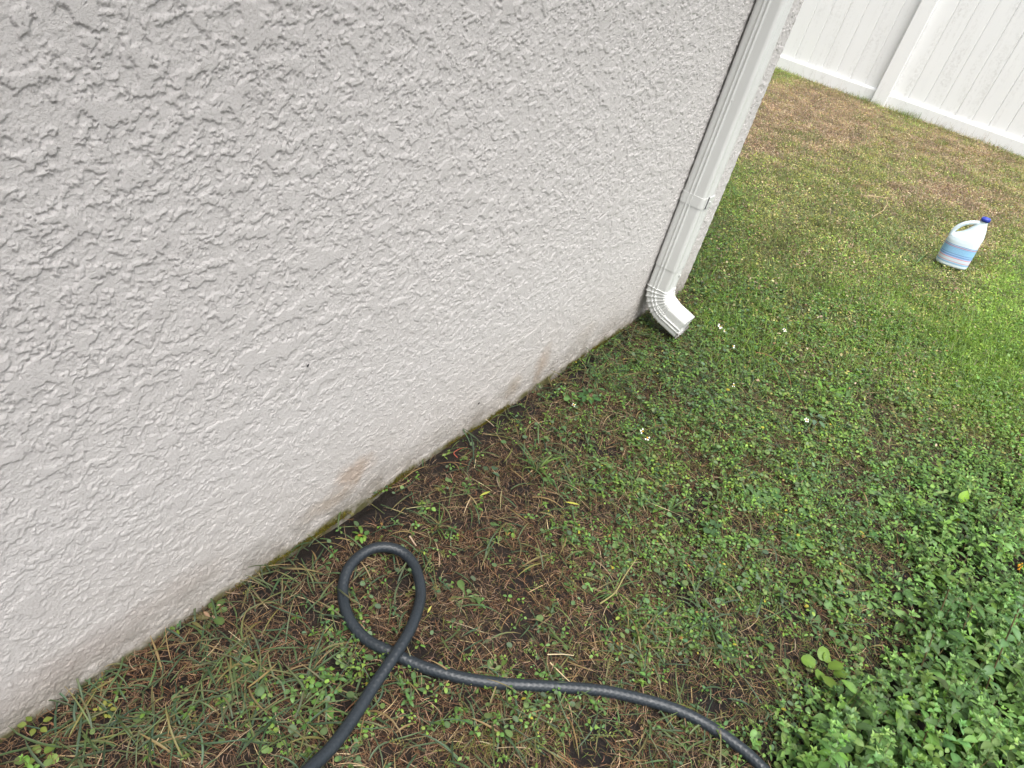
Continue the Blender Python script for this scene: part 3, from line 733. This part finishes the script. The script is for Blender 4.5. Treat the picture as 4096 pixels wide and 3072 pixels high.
# broad overlapping leaves between thatch and weed bed
x, y, u, v, m, p = scatter(900, .8, 3.2, -1.8, .0, lambda *a: .9*blobs(a[0], a[1], [(3150, 2180, 220, 90, 1.), (3300, 2400, 230, 130, 1.2), (3260, 2620, 160, 80, .8), (3000, 2000, 160, 100, .5), (3250, 1640, 120, 90, 1.), (3500, 1980, 160, 90, .6), (2300, 1640, 90, 60, .6)])); n0 = len(x); nl = 5
P_ = np.repeat(p, nl, 0); n = len(P_); base = np.repeat(U(0, 6.283, n0), nl) + np.tile(np.arange(nl), n0)*1.2566 + rng.normal(0, .35, n); P_[:, 2] += U(.004, .02, n)
s_ = np.repeat(U(.024, .046, n0), nl)*U(.65, 1.1, n)
parts.append(leaves(P_, base, U(.05, .7, n), rng.normal(0, .25, n), s_, s_*U(.42, .62, n), 'spoon', .6, .15, np.repeat(pick([(.075, .15, .035), (.09, .17, .05), (.10, .18, .05), (.06, .13, .04)], n0, .15), nl, 0)*(1+rng.normal(0, .08, (n, 1))), .08))
# feathery pale sprigs
x, y, u, v, m, p = scatter(1000, .2, 3.2, -1.6, .0, lambda u, v, m, x, y: .35+.5*sstep(0, .3, m['n1'])); n0 = len(x); nl = 10
P_ = np.repeat(p, nl, 0); n = len(P_); a_ = np.repeat(U(0, 6.283, n0), nl); tt = np.tile(np.arange(nl)/nl, n0); ln = np.repeat(U(.015, .04, n0), nl)
P_ = P_ + np.stack([np.cos(a_)*ln*tt, np.sin(a_)*ln*tt, .006+.5*ln*tt], -1)
s_ = U(.004, .008, n); parts.append(leaves(P_, a_+np.tile([1., -1.], n//2)*1.0+rng.normal(0, .2, n), U(0, .7, n), rng.normal(0, .3, n), s_, s_*.45, 'lance', .3, .1, np.repeat(pick([(.11, .135, .035), (.13, .12, .04), (.09, .125, .03)], n0, .15), nl, 0)))
stuff('ground_weeds', parts, M_leaf, 'low small leaved green weeds creeping through the dead grass', 'weeds')

# --- far lawn: short blades and tiny leaves
def d_far(u, v, m, x, y): return np.clip(m['far']+.25*sstep(2.0, 2.6, x), 0, 1)*(.72+.28*m['n2'])
parts = []
x, y, u, v, m, p = scatter(600000, 2.0, 9.27, -1.75, 2.1, d_far, 200); n = len(x); print('far', n)
ol = pick([(.21, .215, .055), (.17, .19, .055), (.25, .235, .085), (.13, .17, .045), (.12, .16, .06), (.30, .27, .14)], n, .18)
gr_ = pick([(.13, .23, .035), (.16, .27, .045), (.20, .29, .06)], n, .15); dk = pick([(.08, .13, .05), (.10, .155, .065)], n, .15)
bw = pick([(.215, .155, .12), (.17, .125, .095), (.26, .20, .155), (.21, .125, .09), (.30, .24, .18)], n, .2)
col = ol
w = (rng.random(n) < np.clip(m['lush'], 0, .9)); col = np.where(w[:, None], gr_, col)
w = (rng.random(n) < np.clip(.35*sstep(-.1, .35, m['n3'])*sstep(6.5, 3.5, x)+.1, 0, 1)); col = np.where(w[:, None], dk, col)
w = (rng.random(n) < np.clip(m['brown']*.82+.10, 0, .95)*(1-.7*np.clip(m['lush'], 0, 1))); col = np.where(w[:, None], bw, col)
col = col*(1.36*(1+.55*fbm(x, y, 4.5, 3, 181)+.25*noise(x*16, y*16, 182)))[:, None]*(.84+.16*sstep(2.7, 4.6, x))[:, None]*np.array([1., 1., .95])
hh = (.75+.6*fbm(x, y, 5, 2, 183)+.5*np.clip(m['lush'], 0, 1))*(.85+.35*sstep(3, 8, x))
isl = rng.random(n) < .27; b = ~isl; nb_ = b.sum(); nl_ = isl.sum()
parts.append(ribbons(p[b], U(0, 6.283, nb_), U(.02, .06, nb_)*hh[b], U(.0014, .0032, nb_), U(.3, 1.2, nb_), U(-.5, .6, nb_), rng.normal(0, .6, nb_), 3, 0, col[b]))
pl_ = p[isl].copy(); pl_[:, 2] += U(.004, .026, nl_); s_ = U(.006, .014, nl_)
parts.append(leaves(pl_, U(0, 6.283, nl_), U(-.2, .7, nl_), rng.normal(0, .4, nl_), s_, s_*U(.4, .8, nl_), 'round', .4, .15, col[isl]))
# taller loose clumps
cl = [(U(2750, 4090, 1)[0], U(480, 1500, 1)[0], U(.05, .16, 1)[0], int(U(50, 200, 1)[0]), U(.05, .09, 1)[0]) for _ in range(110)]
for cu, cv, sp_, kk, ll in tuple(cl) + ((3180, 275, .28, 900, .09), (3300, 330, .2, 350, .07), (3400, 385, .2, 400, .08), (3510, 395, .14, 420, .11), (3640, 450, .12, 420, .13), (3700, 480, .12, 120, .07), (3820, 530, .2, 150, .08), (3980, 590, .2, 200, .09), (4060, 640, .2, 300, .09),
                            (2900, 800, .16, 420, .08), (2860, 700, .12, 260, .08), (3400, 800, .12, 260, .08), (3450, 960, .16, 420, .07), (3930, 1420, .22, 2600, .07), (4040, 1300, .22, 1800, .06), (3900, 1600, .18, 1500, .06), (3560, 1180, .25, 500, .06), (3870, 1030, .08, 160, .06), (3780, 1070, .05, 90, .05), (3850, 1095, .05, 90, .05), (3720, 1050, .05, 60, .05)):
    w = unproj(cu, cv); w[0] = min(w[0], XF-.12); xx = w[0]+rng.normal(0, sp_, kk); yy = w[1]+rng.normal(0, sp_*.7, kk); ok = (xx < XF-.03) & ~((xx < XC+.02) & (yy > -.02)); xx, yy = xx[ok], yy[ok]; kk = len(xx)
    if kk == 0: continue
    q = np.stack([xx, yy, gz(xx, yy)], -1)
    pal = [(.12, .21, .025), (.15, .24, .03), (.09, .17, .025)] if cv > 1150 else [(.10, .16, .03), (.14, .18, .035), (.08, .13, .03), (.18, .18, .07)]
    parts.append(ribbons(q, U(0, 6.283, kk), U(.4, 1., kk)*ll, U(.0015, .0032, kk), U(.7, 1.4, kk), U(-.3, .9, kk), rng.normal(0, .4, kk), 4, 0, pick(pal, kk)))
# reddish seed heads along the fence foot
kk = 260; yy = U(-1.2, 1.8, kk); yy[:120] = rng.normal(-.2, .35, 120); xx = XF-.04-np.abs(rng.normal(0, .18, kk)); q = np.stack([xx, yy, gz(xx, yy)], -1)
parts.append(ribbons(q, U(0, 6.283, kk), U(.06, .15, kk), U(.001, .002, kk), U(1., 1.5, kk), U(.3, 1.3, kk), rng.normal(0, .3, kk), 4, 0, pick([(.19, .11, .06), (.16, .13, .05)], kk)))
stuff('lawn', parts, M_grass, 'short patchy olive and brown lawn stretching to the white fence', 'lawn')

# --- dense leafy weed bed at the lower right
WP = [(.10, .20, .050), (.125, .235, .065), (.085, .17, .055), (.12, .225, .042), (.155, .26, .075), (.07, .145, .04)]
def d_weed(u, v, m, x, y): return sstep(.12, .95, m['weeds'])*(1-.75*sstep(.08, .35, fbm(x, y, 6, 3, 133)))
x, y, u, v, m, p = scatter(13500, .8, 4.7, -2.2, -.35, d_weed, 500); n = len(x); print('weeds', n)
near_ = .18+.82*sstep(3.2, 1.3, x)
H = U(.025, .10, n)*(.45+.85*near_)*(.3+.7*sstep(.3, 1., m['weeds']))*(1+.5*fbm(x, y, 8, 2, 134))
laz = rng.normal(.8, .5, n); ln_ = np.abs(rng.normal(.28, .15, n)); Lm = U(.016, .028, n)*(.6+.95*near_)
parts = []
for a, b, nn in ((0, .35, 2), (.35, .75, 3), (.75, 1.01, 4)):
    r_ = rng.random(n); w = (H/H.max() >= a*.7) & (H/H.max() < b*.7 + (9 if b > 1 else 0))
    if w.sum(): parts += weed_parts(p[w], H[w], laz[w], ln_[w], nn, Lm[w], WP)
# undergrowth of small leaves
x, y, u, v, m, p = scatter(36000, .8, 4.8, -2.2, -.2, lambda *a: sstep(.1, .6, a[2]['weeds'])*.9, 400); n = len(x)
p[:, 2] += U(.004, .05, n); s_ = U(.007, .018, n)
parts.append(leaves(p, U(0, 6.283, n), U(-.2, .8, n), rng.normal(0, .4, n), s_, s_*U(.45, .8, n), 'ovate', .6, .18, pick(WP+[(.10, .17, .03)], n, .2)))
stuff('weed_bed', parts, M_leaf, 'dense bed of grey green leafy weeds with pointed paired leaves at the lawn edge', 'weeds')

# --- moss strip on the wall foot
kk = 26000; xx = U(.1, 2.28, kk); dm = sstep(-.05, .2, fbm(xx, xx*0, 3.2, 3, 71)+.12)*sstep(.35, .75, xx); ok = rng.random(kk) < dm; xx = xx[ok]; kk = len(xx)
zz_ = -.006+np.abs(rng.normal(0, .010, kk))*(.6+fbm(xx, xx*0, 12, 2, 72)); q = np.stack([xx, -wall_h(xx, np.maximum(zz_, 0))-.0005+.0*xx, zz_], -1)
parts = [ribbons(q, rng.normal(-1.57, .8, kk), U(.0025, .006, kk), U(.0008, .0016, kk), U(-.2, 1.2, kk), U(-.2, 1.0, kk), np.zeros(kk), 2, 0, pick([(.12, .11, .015), (.09, .09, .015), (.16, .13, .02), (.07, .075, .02), (.10, .07, .03)], kk, .2))]
stuff('moss', parts, M_moss, 'thin strip of yellow green moss along the foot of the stucco wall', 'moss')

# ------------------------------------------------------------------ single plants and small things
def thing_mesh(name, parts, mat, parent, org, label=None):
    V, F, C_ = merge(parts); o = mesh_obj(name, V-np.array(org), F, mat, parent, col=C_)
    if label: o['label'] = label
    return o
def gpt(u, v, h=0.):
    w = unproj(u, v); w[2] = float(gz(w[0], w[1]))+h; return w
tufts = [(2145, 1880, 11, .10, .0060, 'wide bladed green grass tuft sprawling on brown thatch, second nearest the wall', [(-.75, .14), (-.35, .12)]),
         (2415, 1886, 6, .055, .0055, 'short upright grass tuft right of the larger sprawling tuft', None),
         (2665, 2050, 8, .085, .0055, 'yellowish green grass tuft with splayed blades amid small weeds', None),
         (1745, 2110, 7, .075, .0028, 'thin stemmed dark green grass sprig between the hose loop and the wall', None),
         (2450, 2370, 7, .09, .0034, 'grass tuft mixed with pale straw above the straight run of hose', None),
         (3300, 1900, 6, .08, .004, 'upright grass tuft in front of the green weed bed', None),
         (3350, 2050, 6, .08, .0045, 'pale grass clump at the upper edge of the weed bed', None),
         (3390, 783, 12, .11, .0045, 'bright grass tuft in the lawn left of the dry forked twig', None),
         (3664, 1060, 6, .12, .0080, 'small bright green grass tuft just left of the bleach jug', None),
         (3545, 410, 26, .15, .005, 'tall green grass tuft at the foot of the fence post', None),
         (3630, 460, 22, .18, .005, 'light green grass tuft right of the fence post', None),
         (2945, 800, 20, .12, .0045, 'dark green grass clump next to the house corner', None)]
for (u_, v_, k, ln, wd, lab, _) in tufts:
    w = gpt(u_, v_); tf = empty('grass_tuft', tuple(w), lab, 'grass tuft', 'separate tufts of wide bladed grass')
    p = np.repeat(w[None], k, 0) + rng.normal(0, .004, (k, 3))*[1, 1, 0]
    pal = [(.085, .16, .035), (.11, .18, .04), (.07, .13, .04)]
    b_ = ribbons(p, np.linspace(0, 6.283, k, endpoint=False)+rng.normal(0, .4, k), U(.6, 1.1, k)*ln, np.full(k, wd), U(.45, 1.2, k), U(-.35, .5, k), rng.normal(0, .3, k), 7, .25, pick(pal, k))
    thing_mesh('blades', [b_], M_grass, tf, w)
    k2 = max(3, k//3); p2 = np.repeat(w[None], k2, 0)+rng.normal(0, .004, (k2, 3))*[1, 1, 0]
    thing_mesh('dead_blades', [ribbons(p2, U(0, 6.283, k2), U(.4, .7, k2)*ln, np.full(k2, wd*.7), U(.2, .8, k2), U(-.5, .1, k2), rng.normal(0, .5, k2), 6, .2, pick([(.30, .24, .10), (.32, .24, .14)], k2))], M_dry, tf, w)

# wildflowers: white rays round a yellow disc
def flower(u_, v_, r, label, npet=5, tilt=.3, tdir=-2.4, miss=(), hh=.045):
    r = r*.82; top = unproj(u_, v_, 2, hh); g0 = np.array([top[0]+.008, top[1]+.006, 0]); g0[2] = float(gz(g0[0], g0[1])); top[2] += g0[2]*.5
    f = empty('wildflower', tuple(g0), label, 'flower', 'small white wildflowers with yellow centres')
    P_, _ = resample(catmull([g0, g0*.5+top*.5+[.003, .002, .004], top-[0, 0, .001]], 6), .004)
    V, F = tube(P_-g0, .0007, 6); mesh_obj('stem', V, F, M_leaf, f, col=np.tile([.10, .13, .04], (len(V), 1)))
    nv = Vector((math.sin(tilt)*math.cos(tdir), math.sin(tilt)*math.sin(tdir), math.cos(tilt))); Rm = np.array(nv.to_track_quat('Z', 'Y').to_matrix())
    for k in range(npet):
        if k in miss: continue
        a = 6.283*k/npet + .3
        v1, f1, c1 = leaves(np.array([[math.cos(a)*.0018, math.sin(a)*.0018, 0]]), np.array([a]), np.array([.15]), np.array([0.]), np.array([r*U(.85, 1.05, 1)[0]]), np.array([r*.72]), 'spoon', .3, .12, np.ones((1, 3)), .04)
        mesh_obj('petal', v1 @ Rm.T + (top-g0), f1, M_petal, f, col=c1)
    bm = bmesh.new(); bmesh.ops.create_icosphere(bm, subdivisions=3, radius=.0027, matrix=Matrix.Diagonal((1, 1, .7, 1)))
    for v3 in bm.verts: v3.co *= 1+.08*math.sin(v3.co.x*4000)*math.sin(v3.co.y*4000)
    dd = bm_obj('flower_centre', bm, M_disc, f, True); dd.location = tuple(top-g0+np.array(nv)*.0006)
    return f
flower(2880, 1306, .0125, 'white wildflower with orange centre right of the downspout outlet, upper of a touching pair', 5, .5, -1.9, (0,))
flower(2897, 1325, .0130, 'white wildflower just below its twin right of the downspout outlet', 5, .8, -1.2, (1, 3))
flower(2930, 1387, .0090, 'tiny one petalled white wildflower below the touching pair', 5, .6, -2.4, (1, 2, 3))
flower(3137, 1322, .0090, 'small pale wildflower in the lawn, farthest right of those level with the outlet', 5, .4, -2.2, ())
flower(3225, 1683, .0085, 'open five petalled white wildflower beside large leaves in the middle of the lawn', 5, .5, -2.4, (), .06)
flower(2933, 1543, .0060, 'half closed pale wildflower between the outlet and the bright leafy weed', 5, .9, -2.4, (0, 2))
flower(2572, 1722, .0085, 'flat lying white wildflower, upper of two left of centre in the weeds', 5, 1.0, -2.2, (0, 4))
flower(2590, 1749, .0085, 'flat lying white wildflower, lower of two left of centre in the weeds', 5, 1.0, -2.6, (1, 2))
flower(2296, 1616, .0055, 'white wildflower bud over dark leaves close to the wall', 4, .3, -2.4, ())

# standing leafy weeds that rise over the bed
GD = math.radians(40)
tall = [(3924, 2811, .25, 7, .034, 'tallest leafy weed with a bare reddish lower stem in the weed bed'),
        (4030, 2580, .16, 6, .030, 'leafy weed with pale pointed leaves at the right edge beside the tallest one'),
        (3818, 2606, .13, 5, .026, 'slim leafy weed left of the tallest one in the weed bed'),
        (3727, 2540, .13, 5, .026, 'narrow leafy weed with a purplish stem at the upper left of the weed bed'),
        (3661, 2730, .13, 5, .028, 'leafy weed carrying a round bud at the left edge of the weed bed'),
        (3830, 3010, .09, 4, .052, 'low weed with the largest bright green leaves near the bottom edge'),
        (3660, 3050, .08, 4, .044, 'low leafy weed with crossed leaves at the bottom edge'),
        (3800, 2790, .07, 3, .040, 'low leafy weed with broad drooping leaves left of the tall bare stem'),
        (3590, 2850, .07, 3, .036, 'low leafy weed with broad leaves at the left of the weed bed'),
        (4060, 2960, .09, 4, .046, 'broad leaved weed in the lower right corner of the weed bed'),
        (3960, 2120, .09, 5, .024, 'leafy weed with stacked narrow leaves high in the weed bed'),
        (3420, 2790, .04, 3, .026, 'small leafy weed at the near left fringe of the weed bed')]
for u_, v_, H_, nn, Lm_, lab in tall:
    w = gpt(u_, v_); pl_ = empty('leafy_weed', tuple(w), lab, 'weed', 'tall leafy weeds standing in the weed bed')
    pp = weed_parts(w[None], np.array([H_]), np.array([GD]), np.array([.38]), nn, np.array([Lm_]), [(.085, .155, .060)] if Lm_ < .04 else [(.08, .17, .03)])
    thing_mesh('foliage', pp[:-1], M_leaf, pl_, w)
    dv = np.array([math.cos(GD)*math.sin(.38), math.sin(GD)*math.sin(.38), math.cos(.38)])
    V, F = tube(np.array([dv*H_*s_ for s_ in np.linspace(-.05, 1, 12)]), .0016, 8); mesh_obj('stem', V, F, M_leaf, pl_, col=np.tile([.13, .10, .05], (len(V), 1)))
# orange budded weed at the right edge
w = gpt(4070, 2420); ob = empty('budding_weed', tuple(w), 'thin weed with a cluster of orange buds at the right edge of the weed bed', 'weed')
top = unproj(4078, 2268, 2, w[2]+.11)-w
V, F = tube(resample(catmull([np.zeros(3), top*.5+[.005, 0, .005], top], 6), .006)[0], .0010, 6); mesh_obj('stem', V, F, M_leaf, ob, col=np.tile([.16, .10, .05], (len(V), 1)))
Mo = simple('orange_bud', (.60, .28, .03), .6, .2, var=.3, vs=300)
for k in range(7):
    bm = bmesh.new(); bmesh.ops.create_icosphere(bm, subdivisions=2, radius=.003, matrix=Matrix.Diagonal((.7, .7, 1.4, 1)))
    b_ = bm_obj('bud', bm, Mo, ob, True); b_.location = tuple(top+rng.normal(0, .006, 3)+[0, 0, .004]); b_.rotation_euler = (rng.normal(0, .4), rng.normal(0, .4), 0)
# broad-leaved individual weeds
def sprig(u_, v_, lab, k, L_, shape, pal, hh=.02, wr=.8, name='broad_leaf_weed', pitch=(.0, .5)):
    w = gpt(u_, v_); s_ = empty(name, tuple(w), lab, 'weed', 'separate broad leaved weeds')
    a = np.linspace(0, 6.283, k, endpoint=False)+rng.normal(0, .35, k); rr = U(.3, 1., k)*hh*.9
    q = np.stack([np.cos(a)*rr, np.sin(a)*rr, hh*U(.6, 1.2, k)], -1)
    sz = L_*U(.75, 1.1, k)
    thing_mesh('foliage', [leaves(q, a, U(pitch[0], pitch[1], k), rng.normal(0, .2, k), sz, sz*wr*U(.9, 1.1, k), shape, .45, .15, pick(pal, k, .1), .06)], M_leaf, s_, (0, 0, 0))
    st = ribbons(np.zeros((k, 3)), a, np.linalg.norm(q, axis=1), np.full(k, .0014), np.arctan2(q[:, 2], rr), np.arctan2(q[:, 2], rr), np.zeros(k), 2, 0, pick([(.10, .13, .04)], k))
    thing_mesh('stalks', [st], M_leaf, s_, (0, 0, 0))
sprig(170, 3030, 'three lobed yellow green weed on bare soil at the bottom left', 4, .017, 'round', [(.13, .19, .04)], .012, .85)
sprig(150, 2920, 'limp yellow green weed against the wall at the bottom left', 5, .014, 'ovate', [(.14, .18, .035)], .014, .7)
sprig(420, 2860, 'yellowish sprig of tiny leaves under the coarse grass at lower left', 9, .009, 'round', [(.19, .21, .04)], .016, .8)
sprig(1290, 2830, 'bright green round leaved weed left of the near end of hose', 9, .015, 'spoon', [(.08, .17, .035)], .018, .7)
sprig(1100, 2970, 'small light green weed at the bottom edge left of the hose', 7, .013, 'ovate', [(.13, .19, .05)], .016, .7)
sprig(1375, 2640, 'pale green weed with stacked round leaves beside the crossing of the hose', 10, .010, 'round', [(.11, .18, .06)], .018, .9)
sprig(1440, 2150, 'bright green weed between the wall and top of the hose loop', 6, .018, 'ovate', [(.10, .20, .03)], .012, .55)
sprig(2265, 1755, 'green weed with rounded leaves near the wall above the sprawling tuft', 8, .020, 'spoon', [(.07, .13, .05)], .018, .7)
sprig(2340, 1610, 'dark green leafy weed by the wall below the white bud', 12, .024, 'ovate', [(.04, .10, .03)], .03, .6)
sprig(1960, 1895, 'bluish green weed with two round leaves on brown thatch', 3, .022, 'round', [(.055, .10, .055)], .010, .9)
sprig(1760, 2105+240, 'small green rosette inside the hose loop', 7, .019, 'spoon', [(.06, .11, .045)], .008, .5)
sprig(2380, 1560, 'single broad leaf weed against the wall foot', 4, .030, 'lance', [(.07, .14, .045)], .012, .4)
sprig(3280, 1610, 'bright green leafy weed standing out in the middle of the lawn', 14, .034, 'lance', [(.09, .19, .025)], .05, .42, pitch=(.2, 1.0))
sprig(3240, 1700, 'pale grey leaved weed below the open white wildflower', 8, .034, 'ovate', [(.08, .14, .08)], .025, .45)
sprig(3270, 2690, 'lime green scallop leaved weed near the hose end', 7, .032, 'round', [(.12, .20, .03)], .03, .9, pitch=(.2, .9))
sprig(3180, 2160, 'broad light green leaf cluster above the weed rosettes', 8, .042, 'spoon', [(.09, .17, .05)], .015, .5)
sprig(3320, 2400, 'largest flat rosette of pale green leaves between thatch and weed bed', 9, .046, 'spoon', [(.09, .16, .06)], .012, .5)
sprig(3080, 2000, 'rosette of rounded leaves in the middle of the mixed weeds', 7, .032, 'round', [(.07, .135, .045)], .014, .7)
sprig(2830, 2130, 'dark round leaved weed right of the yellowish tuft', 9, .022, 'round', [(.05, .10, .04)], .02, .9)
sprig(3160, 3000, 'dandelion like weed at the bottom edge beside the hose end', 9, .040, 'lance', [(.08, .16, .04)], .012, .3)
sprig(3790, 2090, 'single upright yellow green leaf in the weed bed', 2, .040, 'ovate', [(.17, .28, .02)], .05, .6, pitch=(.9, 1.3))
sprig(3010, 1320+70, 'round leaf weed in front of the pale wildflower', 6, .022, 'round', [(.07, .14, .05)], .012, .9)

def stalk(name, uvh, rad, col, label, cat, mat=M_dry):
    P_ = [unproj(a, b, 2, h_) for a, b, h_ in uvh]; P_, _ = resample(catmull(P_, 6), .004); org = P_[0].copy()
    V, F = tube(P_-org, rad*np.linspace(1, .55, len(P_)), 8); o = mesh_obj(name, V, F, mat, col=np.tile(col, (len(V), 1))*(1+rng.normal(0, .06, (len(V), 1)))); o.location = tuple(org)
    return tag(o, label, cat)
z7 = lambda a, b: (3300+a*.241, 700+b*.241)
tw = stalk('dry_twig', [(*z7(640, 350), .04), (*z7(820, 355), .05), (*z7(990, 380), .055), (*z7(1025, 430), .05), (*z7(1030, 480), .045), (*z7(990, 550), .05), (*z7(960, 590), .045), (*z7(880, 640), .04), (*z7(790, 700), .03)], .0032, (.42, .33, .20), 'pale forked dry twig lying on the lawn left of the jug', 'twig')
for q in ([(1025, 470, .05), (1055, 515, .05)], [(985, 380, .055), (1045, 375, .055)], [(960, 590, .045), (990, 600, .04)]):
    P_ = np.array([unproj(*z7(a, b), 2, h_) for a, b, h_ in q]); P_ = resample(P_, .01)[0]-np.array(tw.location)
    V, F = tube(P_, .002, 6); mesh_obj('side_shoot', V, F, M_dry, tw, col=np.tile([.42, .33, .20], (len(V), 1)))
stalk('dry_grass_arc', [(3019, 1408, .04), (3073, 1421, .05), (3120, 1458, .055), (3154, 1506, .045), (3166, 1553, .02)], .0014, (.26, .13, .07), 'arched reddish brown dry stem in the lawn right of the downspout outlet', 'stem')
stalk('straw', [(1639, 2145, .02), (1652, 2165, .02), (1665, 2183, .018)], .0022, (.42, .32, .24), 'short pale straw stub above the hose loop', 'straw')
stalk('straw', [(2190, 2618, .025), (2250, 2617, .03), (2295, 2622, .03)], .0013, (.50, .42, .28), 'pale straw lying level beside the tuft above the hose', 'straw')
stalk('straw', [(2200, 2650, .03), (2240, 2690, .025), (2280, 2728, .02)], .0014, (.48, .39, .25), 'pale straw slanting down to the hose', 'straw')
stalk('straw', [(2400, 2415, .02), (2460, 2370, .03), (2495, 2310, .045), (2545, 2235, .06)], .0020, (.24, .22, .10), 'long olive grass stalk slanting up in the middle of the thatch', 'straw')
stalk('straw', [(1830, 1830, .012), (1815, 1812, .016), (1840, 1795, .016), (1868, 1790, .012)], .0013, (.36, .10, .07), 'curved reddish stalk on the soil beside the moss', 'straw')
def sliver(u_, v_, ang, L_, W_, col, lab):
    w = gpt(u_, v_, .016); q = leaves(np.zeros((1, 3)), np.array([ang]), np.array([.05]), np.array([.1]), np.array([L_]), np.array([W_]), 'lance', .2, .15, np.array([col]))
    o = mesh_obj('fallen_blade', q[0], q[1], M_leaf, col=q[2]); o.location = tuple(w); tag(o, lab, 'leaf')
sliver(1915, 2000, -.2, .035, .006, (.30, .32, .06), 'yellow fallen blade near the soil strip, leftmost of two')
sliver(2255, 2025, -.9, .038, .006, (.34, .34, .06), 'yellow fallen blade under the sprawling grass tuft')
sliver(1705, 2470, .3, .020, .004, (.40, .38, .10), 'short yellow blade beside the right side of the hose loop')
# insects on the wall
def bug(u_, v_, L_, ang, lab):
    w = unproj(u_, v_, 1, -.004); b_ = empty('insect', tuple(w), lab, 'insect', 'small dark insects on the wall')
    b_.rotation_euler = (0, ang, 0)
    P_ = np.array([[(s_-.5)*L_, -.0008, 0] for s_ in np.linspace(0, 1, 14)]); rr = L_*.2*np.sin(np.linspace(.12, 3.02, 14))**.7
    V, F = tube(P_, rr, 10); mesh_obj('body', V, F, M_bug, b_)
    for s_ in (-.3, 0, .3):
        for sg in (-1, 1):
            V, F = tube(np.array([[s_*L_*.6, -.0006, 0], [s_*L_*.8, -.001, sg*L_*.25], [s_*L_, .001, sg*L_*.42]]), L_*.02, 5); mesh_obj('leg', V, F, M_bug, b_)
bug(1231, 1461, .0070, -1.05, 'dark oval insect in the middle of the stucco wall')
bug(1915, 1613, .0068, -1.1, 'dark slim insect low on the wall above the mossy foot')
# dead leaf clump in the grass at the wall
w = gpt(800, 2480, .02); k = 9
a = U(0, 6.283, k); q = leaves(rng.normal(0, .008, (k, 3))*[1, 1, .5], a, U(-.2, .7, k), rng.normal(0, .5, k), U(.016, .03, k), U(.006, .011, k), 'ovate', .5, .3, pick([(.16, .13, .075), (.19, .15, .10), (.12, .11, .05)], k))
o = mesh_obj('withered_leaves', q[0], q[1], M_dry, col=q[2]); o.location = tuple(w); tag(o, 'clump of withered pale leaves in coarse grass at the wall foot', 'leaf clump')
print('total verts', sum(len(o.data.vertices) for o in bpy.data.objects if o.type == 'MESH'))
